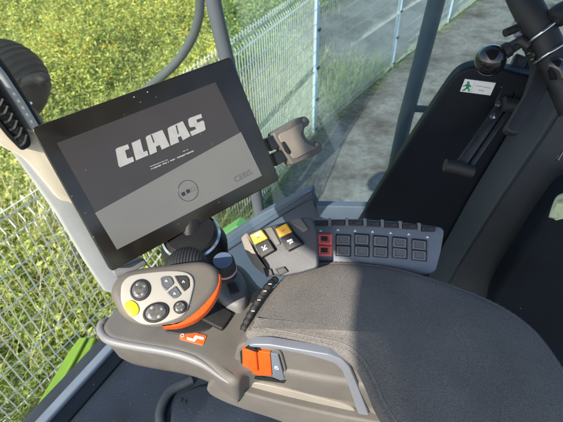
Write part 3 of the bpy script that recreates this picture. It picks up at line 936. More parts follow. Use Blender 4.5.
# pale edge band round the front of the console
eb = crop(CP.pts([(108, 318), (101, 326), (103, 335), (112, 341), (135, 346), (165, 351), (188, 357), (205, 365), (221, 377), (229, 383)], -0.007), 5)
tube('edge_band', [p + Vector((0, 0, 0)) for p in eb], [0.0058 * min(1, (i + 1) / 4, (len(eb) - i) / 14) + 0.0008 for i in range(len(eb))], bandm, arm, 12)
# black recess and boot beside the lever
slab('rubber_boot', rc(CP.pts([(212, 299), (233, 313), (222, 329), (200, 318)], 0.007), 0.004), Z, 0.01, rubber, arm, 0.002)
slab('lever_gaiter', cr(CP.pts([(165, 330), (190, 322), (205, 318), (212, 326), (200, 332), (180, 334)], 0.002), 4), Z, 0.01, rubber, arm, 0.002)
# raised grey column that carries the knob
KC = Plane((0, 0, ZC + 0.02), Z)
slab('knob_column', cr(KC.pts([(234, 266), (242, 272), (247, 285), (246, 298), (239, 305), (228, 303), (219, 296), (214, 281), (221, 268)]), 4), Z, 0.035, greyp, arm, 0.010, 4)
slab('small_key', KC.pts([(226, 283), (235, 280.5), (239, 290), (230, 293)], 0.004), Z, 0.004, keyb, arm, 0.0012, dish=(0.0008, 0.0008))
kx = at(224, 266, 0.572); ka = (Z * 0.95 - Fw * 0.12).normalized()
kn = lathe('rotary_knob', [(0.001, -0.018), (0.0155, -0.018), (0.0158, -0.004), (0.0150, 0.010), (0.0135, 0.0122), (0.001, 0.0125)], kx, ka, rubber, arm, 36, label='round black rotary knob with blue top and pale ring')
lathe('ring', [(0.0150, -0.0085), (0.0166, -0.008), (0.0168, -0.005), (0.0150, -0.0045)], kx, ka, pinkm, kn, 36)
lathe('cap', [(0.001, 0.0122), (0.0128, 0.0122), (0.0125, 0.0136), (0.001, 0.0140)], kx, ka, bluecap, kn, 36)
# orange label
lab = slab('sticker', rc(CP.pts([(181, 329.5), (190, 331), (207, 335.5), (203, 345.5), (179, 339)], 0.0012), 0.003), Z, 0.002, orange_s, arm, 0.0004, label='orange sticker with white spanner symbol')
lp = CP.pts([(182.5, 335.5)], 0.0018)[0]
rg2 = [lp + Vector((math.cos(a) * 0.0021, math.sin(a) * 0.0026, 0)) for a in [2 * math.pi * k / 20 for k in range(20)]]
va, fa_ = tube_vf(rg2, 0.0005, 5, True)
vb, fb_ = plate_vf(CP.pts([(187, 337), (193, 338.8), (195.5, 335.3), (204, 337.4), (203.4, 339.8), (197.3, 338.4), (194.5, 341.6), (187, 339.6)], 0.0018), Z, 0.0004)
mk('spanner_symbol', *join((va, fa_), (vb, fb_)), white, lab, 0)
# braided cable between the pad and the switches
cb = crop([at(243, 331, 0.572), at(250, 316, 0.578), at(259, 300, 0.584), at(267, 288, 0.590), at(276, 279, 0.605)], 10)
cab = tube('braided_cable', cb, [0.0058 if (i // 2) % 2 else 0.0050 for i in range(len(cb))], vnylon, arm, 12)
bnd = []
for k, (a, b2, d) in enumerate(((259, 300, .576), (265, 291, .581), (253, 311, .572), (270, 284, .585))):
    c = at(a, b2, d); bnd.append(boxvf(c, Rt, Up, Fw, 0.0042, 0.0010, 0.001))
mk('white_mark', *join(*bnd), white, cab, 0)

# the pad: a domed cushion with a skirt and seam
PPl = Plane((0, 0, ZP), Z)
padpx = [(246, 333), (252, 323), (263, 306), (276, 287), (290, 274), (306, 267), (330, 264), (360, 265), (395, 270), (430, 280), (470, 294), (505, 311), (532, 331), (552, 355), (570, 385), (582, 420), (580, 470), (548, 505), (480, 500), (430, 470), (395, 440), (376, 412), (366, 388), (356, 369), (342, 357), (318, 351), (285, 344), (260, 340), (249, 338)]
Pp = ccw(cr(PPl.pts(padpx, -0.014), 5), Z)
R = [[p - Z * 0.012 for p in inset(Pp, Z, 0.004)], [p - Z * 0.004 for p in Pp], [p + Z * 0.002 for p in inset(Pp, Z, -0.0005)],
     [p + Z * 0.006 for p in inset(Pp, Z, 0.0015)], [p + Z * 0.009 for p in inset(Pp, Z, 0.004)],
     [p + Z * 0.0125 for p in inset(Pp, Z, 0.009)], [p + Z * 0.0150 for p in inset(Pp, Z, 0.015)], [p + Z * 0.0165 for p in inset(Pp, Z, 0.021)]]
base = R[-1]
cen = sum(base, Vector()) / len(base)
for k in range(1, 12):
    f = 1 - k / 11.5
    R.append([cen + (p - cen) * f + Z * (0.007 * (1 - f ** 2) + 0.0012 * noise.noise((p - cen) * f * 22)) for p in base])
V_, F_ = rings_mesh(R)
pad = mk('pad', V_, F_, fabric, arm, 60)
# sewn seam: a fine cord and stitches round the rim of the pad
tube('seam', [p + Z * 0.0128 for p in inset(Pp, Z, 0.0100)], 0.0008, thread, pad, 6, True)
st = []
loopP = [p + Z * 0.0104 for p in inset(Pp, Z, 0.0052)]
for i in range(len(loopP)):
    a = loopP[i]; b2 = loopP[(i + 1) % len(loopP)]
    n_ = max(1, int((b2 - a).length / 0.006))
    for j in range(n_):
        p = a.lerp(b2, (j + 0.1) / n_); q2 = a.lerp(b2, (j + 0.65) / n_)
        st.append(tube_vf([p, q2], 0.0005, 4))
mk('stitching', *join(*st), thread, pad, 0)

# body below the pad
s0 = PPl.on(240, 343, -0.026); s1 = PPl.on(345, 359, -0.026)
sdir = (s1 - s0).normalized(); snrm = Vector((sdir.y, -sdir.x, 0))
SP = Plane(s0, snrm); sn = SP.n
sideo = [(241, 345), (262, 343), (300, 349), (332, 355), (346, 361), (355, 374), (372, 414), (398, 424), (470, 440), (470, 452), (398, 436), (310, 413), (237, 391), (233, 374), (235, 354)]
slab('side_panel', cr(SP.pts(sideo), 3), sn, 0.09, beige_d, arm, 0.004, 4)
# fabric skirt that hangs right of the trim
slab('skirt', SP.pts([(345, 354), (370, 366), (392, 396), (420, 424), (480, 446), (380, 418), (368, 412), (356, 381)], 0.003), sn, 0.03, fabric, arm, 0.003)
# silver arch: along the top and down the end
arch = [(243, 348.5), (252, 344.5), (270, 345), (300, 350), (330, 355), (343, 360.5), (350, 368), (357, 385), (369, 416), (358.5, 414.5), (349, 388), (342, 371), (335, 364), (322, 359.6), (300, 354), (270, 348.4), (253, 347.6)]
slab('silver_arch', rc(SP.pts(arch, 0.0095), 0.004), sn, 0.0115, silver, arm, 0.0016, 3)
# shallow recess surround for the switch and lower panel with sunlight in its colour
slab('switch_surround', cr(SP.pts([(239, 362), (243, 351), (252, 347.5), (270, 349), (280, 352), (284, 362), (287, 376), (284, 383), (262, 380), (242, 375)], 0.0035), 3), sn, 0.006, beige_d, arm, 0.002, 3, dish=(0.001, 0.0025))
slab('sunlit_lower_cover', rc(SP.pts([(238, 383), (244, 381.5), (270, 386), (303, 394), (345, 405), (356, 410), (354, 419), (330, 414), (296, 407), (262, 398), (239, 391)], 0.004), 0.01), sn, 0.006, beige_l, arm, 0.002)
slab('lower_rail', cr(SP.pts([(216, 379), (233, 389.5), (262, 398.5), (300, 408), (345, 418), (400, 430), (400, 452), (330, 444), (285, 424), (246, 411), (220, 401), (206, 391)], 0.016), 3), sn, 0.035, beige_d, arm, 0.005, 4)
swt = slab('rocker_switch', SP.pts([(242, 350.5), (247, 347), (253, 349.5), (256, 351), (270, 353.5), (272, 376), (258, 376), (245, 371.5), (242.5, 366)], 0.007), sn, 0.008, orange, arm, 0.0016, label='orange side rocker switch with dark end')
slab('ridge', SP.pts([(245, 351), (249, 348.8), (256, 353), (258, 372), (249, 371), (246, 366)], 0.0105), sn, 0.006, orange, swt, 0.0018)
slab('notch', SP.pts([(245, 348.4), (248, 346.6), (254.5, 348.8), (258.5, 352.6), (255, 352)], 0.0109), sn, 0.002, blackp, swt, 0.0004)
dk = slab('dark_end', SP.pts([(270.5, 353.5), (278, 355), (284.5, 379), (280, 380.5), (272.5, 377)], 0.006), sn, 0.008, slate, swt, 0.0012)
lk = SP.on(276.6, 368, 0.0066)
us, vs = sdir, Z
v1 = tube_vf([lk + us * (math.cos(a) * 0.0028) + vs * (math.sin(a) * 0.0022 - 0.001) for a in [2 * math.pi * k / 16 for k in range(16)]], 0.0004, 5, True)
v2 = tube_vf(crop([lk + us * -0.002 + vs * 0.001, lk + us * -0.0018 + vs * 0.0035, lk + us * 0.0012 + vs * 0.0040], 4), 0.0004, 5)
mk('padlock_symbol', *join(v1, v2), white, swt, 0)
mk('recess_shade', *plate_vf(SP.pts([(240, 352), (243, 349.5), (246, 372), (258, 377), (272, 378.5), (280, 381.5), (286.5, 380), (284, 383.5), (258, 380), (241.5, 375.5)], 0.0042), sn, 0.001), blackp, arm, 0)  # black plate paints the recess darkness and the switch's shadow below it
# bracket below the console
#tube('support_leg', [onz(330, 418, 2.60), onz(360, 420, 2.3), onz(360, 420, 2.0)], 0.03, blackp, arm, 14)

# ------------------------------------------------------------------ multifunction lever
JP0 = at(155, 296, 0.475)
jn = (-ray(155, 296).normalized() * 0.82 + Z * 0.45 - Vector((0.12, 0, 0))).normalized()
JP = Plane(JP0, jn); jn = JP.n
jo = thing('control_lever', 'multifunction joystick with silver keypad face, yellow button and orange collar', 'joystick', onz(195, 320, ZC))
bod = [(110.5, 297), (110, 288), (115, 278), (126, 270), (145, 266), (170, 263), (195, 260), (208, 261.5), (217, 268), (220, 278), (217, 289), (208, 301), (196, 313), (184, 321), (170, 325), (152, 326.5), (134, 323), (119, 313)]
shell = slab('body', cr(JP.pts(bod, -0.002), 4), jn, 0.030, taupe, jo, 0.009, 5, taper=0.010)
fpx = [(120.5, 291), (122, 283), (129, 276), (142, 273), (168, 270.5), (184, 271.5), (192, 276), (194, 284), (192, 294), (189, 305), (184, 314), (174, 319.5), (160, 323.5), (148, 324.5), (138, 322), (127, 313), (121, 302)]
fp = slab('keypad_face', cr(JP.pts(fpx, 0.0005), 4), jn, 0.004, facep, jo, 0.0018, 4)
# orange collar under the right flank
oc = [(160, 324), (176, 321.5), (189, 314), (198, 303), (205, 293), (211, 281), (219, 273), (221, 279), (217.5, 294), (209, 308), (197, 319), (180, 326), (164, 327)]
slab('orange_collar', cr(JP.pts(oc, -0.006), 3), jn, 0.016, orange, jo, 0.003, 4)
tube('stem', [JP.on(180, 298, -0.03), onz(183, 316, ZC + 0.005), onz(183, 316, ZC - 0.01)], [0.018, 0.019, 0.020], rubber, jo, 18)


def eye(cx, cy, rx, ry, ang, name, m1, m2, m3):
    c = JP.on(cx, cy, 0.001)
    ux = (JP.on(cx + 8, cy) - JP.on(cx, cy)).normalized(); uy = jn.cross(ux)
    s = (JP.on(cx + 8, cy) - JP.on(cx, cy)).length / 8
    def el(f, o): return [c + jn * o + (ux * math.cos(ang) + uy * math.sin(ang)) * (rx * s * f * math.cos(a)) + (uy * math.cos(ang) - ux * math.sin(ang)) * (ry * s * f * math.sin(a)) for a in [2 * math.pi * k / 36 for k in range(36)]]
    b_ = mk(name, *rings_mesh([el(1.0, -0.002), el(1.0, 0.0006), el(0.95, 0.0014), el(0.86, 0.0016), el(0.82, 0.0008), el(0.2, 0.0006)]), m1, jo)
    mk('rocker_pad', *rings_mesh([el(0.78, -0.001), el(0.78, 0.0016), el(0.70, 0.0026), el(0.45, 0.0033), el(0.1, 0.0034)]), m2, b_)
    for a, rr_, h in ((0.6, 0.5, 0.13), (2.2, 0.5, 0.15), (3.7, 0.5, 0.13), (5.3, 0.5, 0.15)):
        cc_ = c + jn * 0.0029 + ux * (rx * s * rr_ * math.cos(a)) + uy * (ry * s * rr_ * math.sin(a))
        rr2 = rx * s * h
        mk('painted_glint', *rings_mesh([[cc_ + jn * o + ux * (rr2 * f * math.cos(t)) + uy * (rr2 * f * math.sin(t)) for t in [2 * math.pi * k / 14 for k in range(14)]] for f, o in ((1, -0.001), (1, 0.0001), (0.7, 0.0004), (0.1, 0.0005))]), m3, b_)
    return b_


eye(140.4, 290, 10.2, 11.3, 0.0, 'round_button', keyb, keyd, studm)['label'] = 'round black four way button, upper left of the keypad'
eye(156, 312.5, 13.2, 10.2, 0.32, 'oval_button', keyb, keyd, studm)['label'] = 'oval black four way button at the lower middle'
eye(180.2, 307.3, 7.0, 6.6, 0.3, 'small_button', keyb, keyd, studm)['label'] = 'small round black button at the lower right of the keypad'
yb = slab('yellow_button', cr(JP.pts([(124, 305), (127, 301), (132, 300.5), (137, 304), (139, 310), (136.5, 315), (131.5, 316.5), (127, 313)], 0.002), 3), jn, 0.003, yellowb, jo, 0.001, dome=(3, 0.001))
for L3, m_ in (([(160, 278), (163, 276.3), (168.5, 275.7), (171.5, 277), (174.3, 283.3), (165.5, 291), (161.5, 286)], keym),
               ([(174, 275.6), (186, 275.2), (189.2, 279), (189.6, 287), (184, 291.6), (178, 283)], keyb),
               ([(175.5, 285.5), (181.6, 294), (177, 298), (172.5, 298.5), (166.5, 292.7)], keym)):
    kb = slab('square_key', rc(JP.pts(L3, 0.002), 0.002), jn, 0.003, m_, jo, 0.0010, dish=(0.0006, 0.0005))
    cx = sum(a for a, _ in L3) / len(L3); cy = sum(b2 for _, b2 in L3) / len(L3)
    c = JP.on(cx, cy, 0.0019)
    mk('key_symbol', *join(tube_vf(crop([c + Rt * -0.0012 - Up * .0010, c + Up * 0.0012, c + Rt * 0.0014 - Up * 0.0008], 3), 0.0004, 5),
                           tube_vf([c - Rt * 0.001, c + Rt * 0.0009], 0.0003, 4)), white, kb, 0)

# ribbed dome behind the lever
dm = thing('ribbed_dome', 'dark ribbed rubber dome behind the joystick below the monitor', 'dome', at(186, 268, 0.57))
DC = at(186, 270, 0.57); du = Rt; dv = (Up * 0.85 - Fw * 0.3).normalized(); dw = du.cross(dv)
rg = []
for i in range(91):
    t = i / 90
    xx = -0.029 + 0.058 * t
    pr = math.sqrt(max(0.0001, 1 - (xx / 0.0295) ** 2))
    f = 1 - 0.05 * (0.5 + 0.5 * math.cos(t * math.pi * 2 * 15))
    rg.append([DC + du * (xx + 0.004 * math.sin(a) * 0) + dv * (0.032 * pr * f * math.sin(a) + xx * 0.12) + dw * (0.026 * pr * f * math.cos(a)) for a in [2 * math.pi * k / 30 for k in range(30)]])
mk('dome', *rings_mesh(rg), rubber, dm, 60)
lathe('foot', [(0.001, -0.03), (0.026, -0.03), (0.026, -0.01), (0.024, 0.0), (0.001, 0.0)], DC, Z, blackp, dm, 28)

# ------------------------------------------------------------------ switch console with two yellow topped rockers
sc0 = at(278, 250, 0.60); scn = Vector((-0.30, -0.62, 0.72)).normalized()
SC = Plane(sc0, scn); scn = SC.n
scs = thing('switch_console', 'beige and slate switch block carrying two rockers with yellow tops', 'switch block', onz(275, 272, 2.66))
slab('housing', rc(SC.pts([(241, 238), (247, 232.5), (300, 217.5), (312, 217), (317, 232), (318, 268), (302, 273), (282, 277), (262, 272), (253, 262), (246, 251)], -0.001), 0.006), scn, 0.034, slate_d, scs, 0.003, taper=0.006)
slab('beige_rim', rc(SC.pts([(240, 237.5), (246.5, 231.5), (250.5, 238), (256, 251), (264, 262), (272, 272), (264, 275), (253, 266), (245, 252)], 0.0015), 0.004), scn, 0.036, beige, scs, 0.003, label='beige raised edge of the switch block')
slab('divider', rc(SC.pts([(264, 228.5), (271.5, 226.5), (281, 244), (276, 246.5)], 0.002), 0.003), scn, 0.006, beige_d, scs, 0.0015)
slab('divider', rc(SC.pts([(288, 221), (300, 217.5), (309, 229), (303, 233)], 0.002), 0.003), scn, 0.006, beige_d, scs, 0.0015)
rk = [([(249.7, 235.3), (260.8, 229.9), (267.6, 238.6), (254.6, 244.8)], [(254.8, 245.1), (267.8, 238.9), (274.5, 249.8), (260.8, 257.7)]),
      ([(275.3, 228.8), (285.7, 223.6), (292, 232.3), (279.5, 237.8)], [(279.7, 238.1), (292.2, 232.6), (301.9, 243.5), (287.5, 251)])]
for q, (ya_, bk) in enumerate(rk):
    well = [ya_[0], ya_[1], bk[2], bk[3]]
    cxw = sum(p[0] for p in well) / 4; cyw = sum(p[1] for p in well) / 4
    well = [(cxw + (a - cxw) * 1.16, cyw + (b2 - cyw) * 1.12) for a, b2 in well]
    rs = slab('rocker_switch', rc(SC.pts(well, 0.0012), 0.002), scn, 0.004, blackp, scs, 0.0006,
              label=('left' if q == 0 else 'right') + ' rocker switch with yellow upper key')
    # the upper half tips towards the viewer
    up_ = SC.pts(ya_, 0.009); up_[2] = SC.on(*ya_[2], 0.006); up_[3] = SC.on(*ya_[3], 0.006)
    dn_ = SC.pts(bk, 0.006); dn_[2] = SC.on(*bk[2], 0.0085); dn_[3] = SC.on(*bk[3], 0.0085)
    nu = (up_[1] - up_[0]).cross(up_[3] - up_[0]).normalized(); nu = nu if nu.dot(scn) > 0 else -nu
    nd = (dn_[1] - dn_[0]).cross(dn_[3] - dn_[0]).normalized(); nd = nd if nd.dot(scn) > 0 else -nd
    slab('yellow_cap', rc(up_, 0.0015), nu, 0.007, yellow, rs, 0.0010)
    slab('black_cap', rc(dn_, 0.0015), nd, 0.007, keyb, rs, 0.0010)
    c = (dn_[0] + dn_[1] + dn_[2] + dn_[3]) / 4 + nd * 0.0004
    e1 = (dn_[1] - dn_[0]).normalized(); e2 = (dn_[0] - dn_[3]).normalized()
    ic = [boxvf(c, (e1 + e2).normalized(), (e2 - e1).normalized(), nd, 0.0085, 0.0016, 0.0005),
          boxvf(c + e1 * 0.0010 - e2 * 0.0022, e1, e2, nd, 0.0050, 0.0020, 0.0005),
          boxvf(c - e1 * 0.0025 + e2 * 0.0020, e1, e2, nd, 0.0018, 0.0026, 0.0005)]
    if q: ic[0] = boxvf(c + e2 * 0.0012, e1, e2, nd, 0.0075, 0.0030, 0.0005); ic[2] = boxvf(c - e1 * 0.0018 - e2 * 0.0030, e1, e2, nd, 0.0014, 0.0024, 0.0005)
    mk('white_symbol', *join(*ic), white, rs, 0)
    # orange-red mark on the yellow key
    c = (up_[0] + up_[1] + up_[2] + up_[3]) / 4 + nu * 0.0003
    mk('key_mark', *join(boxvf(c, e1, e2, nu, 0.0050, 0.0018, 0.0004)), orange_s, rs, 0)
for L3 in ([(263, 268), (271, 269), (273, 275), (266, 277)], [(275, 269), (284, 266.5), (288, 271.5), (279, 276)]):
    slab('small_key', SC.pts(L3, 0.003), scn, 0.004, keyb, scs, 0.001, dish=(0.0006, 0.0005))

# ------------------------------------------------------------------ keypad
kp0 = at(378, 246, 0.63); kpn = Vector((-0.12, -0.70, 0.70)).normalized()
KP = Plane(kp0, kpn); kpn = KP.n
kp = thing('keypad', 'slate keypad with two rows of grey keys and a red framed first column', 'keypad', onz(378, 275, 2.66))
slab('housing', rc(KP.pts([(311, 224), (313, 219.5), (360, 219), (400, 222), (441, 227), (444.5, 231), (441, 252), (436, 271), (428, 275), (380, 273), (318, 270)]), 0.005), kpn, 0.03, slate, kp, 0.0025, 4, taper=0.004)
cols = [(324.5, 239, 250.6), (343.4, 240, 250.8), (362, 239.4, 251.2), (380.7, 241.3, 252), (399.9, 242.8, 253), (419.4, 245, 255.4)]
for ci, (cx, ya_, yb_) in enumerate(cols):
    sk = 0.35 + ci * 0.10
    for ri, cy in enumerate((ya_, yb_)):
        m1 = redm if ci == 0 else keyb
        qd = [(cx - 7.9 + sk * .2, cy - 5.7 - sk), (cx + 7.9, cy - 5.7 + sk), (cx + 7.5, cy + 5.7 + sk), (cx - 8.1, cy + 5.7 - sk)]
        kk = slab('key', rc(KP.pts(qd, 0.0016), 0.0014), kpn, 0.002, m1, kp, 0.0006, 2)
        if ci == 0: kk['label'] = 'red framed key of the first column'
        q2 = [(cx + (a - cx) * 0.84, cy + (b2 - cy) * 0.80) for a, b2 in qd]
        capm = redm if ci == 0 else keyrim
        slab('cap', rc(KP.pts(q2, 0.0046), 0.002), kpn, 0.004, capm, kk, 0.0008, 3, dish=(0.0010, 0.0012))
        slab('inlay', rc(KP.pts([(cx + (a - cx) * (0.42 if ci == 0 else 0.55), cy - 0.3 + (b2 - cy) * (0.40 if ci == 0 else 0.50)) for a, b2 in qd], 0.0045), 0.0006), kpn, 0.002, keyb if ci == 0 else keym, kk, 0.0003, 1)
        if ci == 2 and ri == 0: kk['label'] = 'key pressed lower with a broad black surround'
for cx, cy in ((320.8, 223), (338, 222.6), (356, 222.8), (373.3, 223.8), (391.4, 225), (409.8, 226.4), (428.7, 229)):
    tk = slab('rim_key', rc(KP.pts([(cx - 7, cy - 3), (cx + 7, cy - 2.5), (cx + 6.5, cy + 3), (cx - 6.8, cy + 2.6)], 0.006), 0.0012), kpn, 0.008, keyb, kp, 0.0012, dish=(0.0008, 0.0006))
for cx, cy in ((329.5, 221.5), (347, 221.2), (365, 221.7), (382.5, 222.8), (400.6, 224.2), (419.5, 226.2)):
    slab('key_divider', rc(KP.pts([(cx - 1.6, cy - 3.5), (cx + 1.6, cy - 3.2), (cx + 1.6, cy + 4.6), (cx - 1.4, cy + 4.4)], 0.0068), 0.0006), kpn, 0.008, greyp, kp, 0.0008)
mk_ = []
e1 = (KP.on(390, 240) - KP.on(330, 238)).normalized(); e2 = kpn.cross(e1)
for cx, cy in ((320.8, 231.2), (338, 230.4), (355, 231.2), (372.5, 232.2), (390.6, 233.4), (408.7, 234.8), (427.4, 237.6)):
    c = KP.on(cx, cy, 0.0004)
    mk_ += [boxvf(c, e1, e2, kpn, 0.0042, 0.0012, 0.0006), boxvf(c + e2 * 0.0012, e1, e2, kpn, 0.0016, 0.0016, 0.0006)]
mk('key_symbols', *join(*mk_), white, kp, 0)

# ------------------------------------------------------------------ right hand side: trim panel, sign, linkage, pillar
BP = Plane(SW(0, 0.77, 3), WN); bn = BP.n
sp = slab('cab_side_trim', rc(BP.pts([(352, 232), (395, 163), (430, 110), (452, 78), (462, 70), (476, 66), (500, 68), (530, 76), (570, 84), (540, 300), (352, 330)]), 0.02), bn, 0.03, bpanel, None, 0.006, 4)
tag(sp, 'large black blue side trim panel with a rounded upper corner and exit sign', 'panel')
sgn = thing('exit_sign', 'small white emergency exit sticker with a green running figure', 'sign', BP.on(478, 94))
sq = BP.pts([(465, 79), (496, 83), (490.5, 95.5), (460, 91.5)], 0.0025)
slab('plate', sq, bn, 0.0015, white, sgn, 0.0003, 1)
def sb(a, b2, o=0.0029):
    t = sq[0].lerp(sq[1], a); w = sq[3].lerp(sq[2], a)
    p = t.lerp(w, b2); return p + bn * (o - 0.0025)
def sbp(L): return [sb(a, b2) for a, b2 in L]
fig = [[(.10, .16), (.17, .13), (.19, .30), (.12, .32)], [(.08, .36), (.20, .30), (.24, .62), (.14, .66)], [(.19, .32), (.29, .48), (.27, .56), (.18, .44)],
       [(.02, .52), (.10, .40), (.12, .46), (.05, .60)], [(.20, .60), (.29, .74), (.29, .92), (.25, .92), (.24, .78), (.15, .66)], [(.14, .64), (.20, .66), (.12, .90), (.05, .92), (.05, .86)]]
mk('running_figure', *join(*[plate_vf(sbp(f), bn, 0.0006) for f in fig]), greenp, sgn, 0)
mk('small_print', *join(*[plate_vf(sbp(f), bn, 0.0006) for f in ([(.40, .34), (.62, .36), (.62, .42), (.40, .40)], [(.64, .37), (.90, .40), (.90, .46), (.64, .43)], [(.56, .66), (.74, .67), (.74, .75), (.56, .74)])]), greyprint, sgn, 0)
mk('border_line', *join(*[plate_vf(sbp(f), bn, 0.0005) for f in ([(.335, .02), (.345, .02), (.345, .98), (.335, .98)],)]), greyprint, sgn, 0)

# rear pillar: a broad moulded trim, edge facing the viewer
pl = thing('rear_pillar', 'dark grey moulded door pillar filling the right edge behind the armrest', 'pillar', SW(0.45, 0.72, 1.98))
A_ = [Plane(SW(0, 0.765, 3), WN).on(*p) for p in ((570, 46), (548, 76), (513, 130), (470, 200), (436, 262), (420, 300), (400, 350))]
B_ = [Plane(SW(0, 0.70, 3), WN).on(*p) for p in ((594, 60), (574, 92), (546, 136), (502, 200), (462, 262), (440, 300), (424, 350))]
C_ = [Plane(SW(0, 0.66, 3), WN).on(*p) for p in ((680, 90), (670, 130), (650, 180), (610, 240), (570, 300), (545, 350), (520, 400))]
D_ = [p + WN * 0.12 for p in C_]; E_ = [p + WN * 0.03 for p in A_]
cols_ = []
for a, b2, c, d, e in zip(A_, B_, C_, D_, E_):
    m1 = b2.lerp(a, 0.025); m2 = b2.lerp(c, 0.012)
    cols_.append([a, a.lerp(b2, 0.5) - WN * 0.004, m1, b2 - WN * 0.001, m2, b2.lerp(c, 0.5) - WN * 0.01, c, d, e])
V_, F_ = rings_mesh(cols_)
mk('trim', V_, F_, pillarm, pl, 40)
es = []
for a, b2 in zip(A_, B_):
    n_ = (b2 - a).normalized().cross((A_[-1] - A_[0]).normalized()); n_ = n_ if n_.dot(O - a) > 0 else -n_
    b3 = a.lerp(b2, 0.97)
    es.append([a - n_ * 0.004, a + n_ * 0.006, a.lerp(b2, 0.04) + n_ * 0.009, a.lerp(b2, 0.9) + n_ * 0.009, b3 + n_ * 0.006, b3 - n_ * 0.004])
mk('edge_strip', *rings_mesh(es), stripm, pl, 30)
# darker seat-belt side cover and a lower step right of the pillar
slab('lower_cover', rc(Plane(SW(0, 0.60, 3), WN).pts([(566, 190), (620, 190), (640, 420), (470, 420), (492, 300), (530, 240)]), 0.03), -WN, 0.05, bpanel, pl, 0.012, 4)
cp_ = thing('belt_clip', 'pale green plastic clip at the right picture edge on the pillar', 'clip', at(557, 214, 0.60))
tube('hook', crop([at(553, 218, 0.60), at(556, 208, 0.60), at(560, 199, 0.60), at(566, 196, 0.60)], 4), 0.0055, clipm, cp_, 10)
slab('tab', rc(Plane(at(558, 212, 0.595), -WN).pts([(552, 214), (557, 204), (568, 203), (568, 218), (555, 221)]), 0.003), -WN, 0.006, clipm, cp_, 0.001)
tube('wire_spring', [at(557, 160, 0.60), at(562, 152, 0.60), at(575, 148, .6)], 0.002, chrome, cp_, 6)

# thick black hose at the top right with two wire clamps
DH = 0.645
hs = thing('black_hose', 'thick black upright tube crossing the top right corner', 'tube', at(552, 70, 0.70))
hp = crop([at(505, -60, DH + .03), at(518, -14, DH + .015), at(531, 14, DH), at(545, 40, DH), at(561, 78, DH), at(575, 110, DH)], 8)
tube('tube', hp, 0.0215, rubber, hs, 26)
for ccx, ccy in ((541, 31), (551, 52)):
    c = min(hp, key=lambda p: (p - at(ccx, ccy, DH)).length)
    i = hp.index(c); tdir = (hp[i + 1] - hp[i - 1]).normalized()
    u, v = basis(tdir)
    tube('wire_clamp', [c + u * (0.0243 * math.cos(a)) + v * (0.0243 * math.sin(a)) + tdir * 0.004 * math.sin(a) for a in [2 * math.pi * k / 40 for k in range(40)]], 0.0024, chrome, hs, 8, True)
tube('round_grip', crop([at(552, 22, DH - .02), at(560, 14, DH - .02), at(578, 6, DH - .02)], 5), [0.009] * 2 + [0.0155] * 9, rubber, hs, 16)
tube('lower_grip', crop([at(551, 66, DH - .02), at(556, 66, DH - .025), at(559, 76, DH - .02)], 5), [0.006] * 2 + [0.012] * 9, glossb, hs, 16)
# upright bracket the lever hangs from
bk_ = thing('latch_bracket', 'black bracket with lavender plate and steel bolts beside the black tube', 'bracket', at(530, 70, 0.73))
BK = Plane(at(535, 50, DH + 0.01), -Fw * 0.8 + Z * 0.2)
slab('plate', rc(BK.pts([(516, 16), (524, 14), (540, 38), (552, 60), (548, 90), (520, 135), (505, 130), (528, 92), (536, 66), (528, 44)]), 0.01), BK.n, 0.014, rubber, bk_, 0.003)
slab('lavender_plate', rc(BK.pts([(514, 20), (521, 13), (537, 30), (531, 36), (517, 35)], 0.004), 0.003), BK.n, 0.008, lav, bk_, 0.001)
for p, q2, r in (((505, 33), (517, 28), 0.0062), ((513, 49), (523, 42), 0.0058), ((520, 62), (531, 56), 0.0042)):
    a = BK.on(*p, 0.004); b2 = BK.on(*q2, 0.004)
    bo = tube('bolt', [a, b2], r, rubber, bk_, 14)
    dr_ = (b2 - a).normalized()
    tube('washer', [b2 - dr_ * 0.001, b2 + dr_ * 0.0015], r * 1.55, chrome, bo, 18)
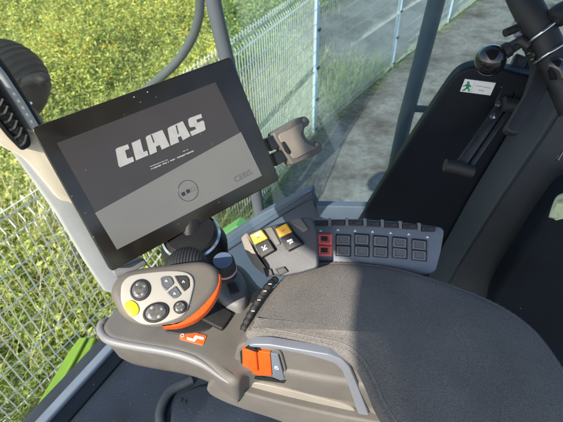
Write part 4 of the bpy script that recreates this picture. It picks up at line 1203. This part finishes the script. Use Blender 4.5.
# lever ball and rod
lv = thing('lever', 'black ball handle on a steel jointed lever in front of the trim panel', 'lever', at(455, 172, 0.72))
bc = at(490.5, 60, 0.67)
ud = basis((at(520, 42, .66) - bc).normalized()); axb = (at(520, 42, .66) - bc).normalized()
prof = [(0.0232 * math.sin(math.pi * k / 24) + 0.0002, -0.0232 * math.cos(math.pi * k / 24)) for k in range(25)]
lathe('ball', prof, bc, axb, glossb, lv, 36, smooth=60)
tube('rod', [bc + axb * 0.02, bc + axb * 0.03, bc + axb * 0.034, at(522, 41, .65), at(528, 46, .65)], [0.012, 0.012, 0.009, 0.009, 0.009], rubber, lv, 14)
LKP = Plane(at(490, 115, 0.735), -Fw + Z * 0.1)
for a, b2, w in (((523, 55), (503, 104), 0.0115), ((503, 104), (459, 168), 0.0085), ((511, 108), (470, 168), 0.0045), ((533, 60), (517, 100), 0.0065)):
    p = LKP.on(*a); q2 = LKP.on(*b2); d_ = (q2 - p).normalized(); s_ = LKP.n.cross(d_)
    slab('link', rc([p + s_ * w, q2 + s_ * w, q2 - s_ * w, p - s_ * w], 0.004), LKP.n, 0.010, linkm, lv, 0.002)
tube('pivot', [LKP.on(503, 104, 0.006), LKP.on(520, 106, 0.006), LKP.on(536, 109, 0.006)], [0.013, 0.011, 0.009], rubber, lv, 16)
tube('pivot_bolt', [LKP.on(534, 107, 0.006), LKP.on(539, 108, 0.006)], 0.0062, chrome, lv, 12)
tube('barrel', [LKP.on(445, 165, 0.006), LKP.on(458, 167.5, 0.006), LKP.on(473, 172, 0.006)], [0.011, 0.0115, 0.0105], rubber, lv, 18)
for a in ((517, 74), (498, 104), (493, 116)):
    lathe('rivet', [(0.0002, 0), (0.0055, 0), (0.005, 0.003), (0.0002, 0.0045)], LKP.on(*a, 0.0005), LKP.n, chrome, lv, 14)

# floor pedestal, lower left: curved dark boot
pb = tube('pedestal_boot', crop([onz(166, 445, 1.985), onz(160, 415, 1.99), onz(170, 392, 1.99), onz(192, 380, 1.985)], 6), 0.014, pillarm, None, 14)
tag(pb, 'curved dark grey edging on the cab floor below the console', 'edging')
slab('pedestal_base', rc([onz(172, 398, 2.0), onz(200, 384, 2.0), onz(330, 390, 2.0), onz(330, 470, 2.0), onz(168, 450, 2.0)], 0.05), Z, 0.019, navy, pb, 0.006)
for a in ((181, 400), (185, 402)):
    lathe('screw', [(0.0002, 0), (0.006, 0), (0.005, 0.003), (0.0002, 0.004)], onz(*a, 2.0), Z, blackp, pb, 12)
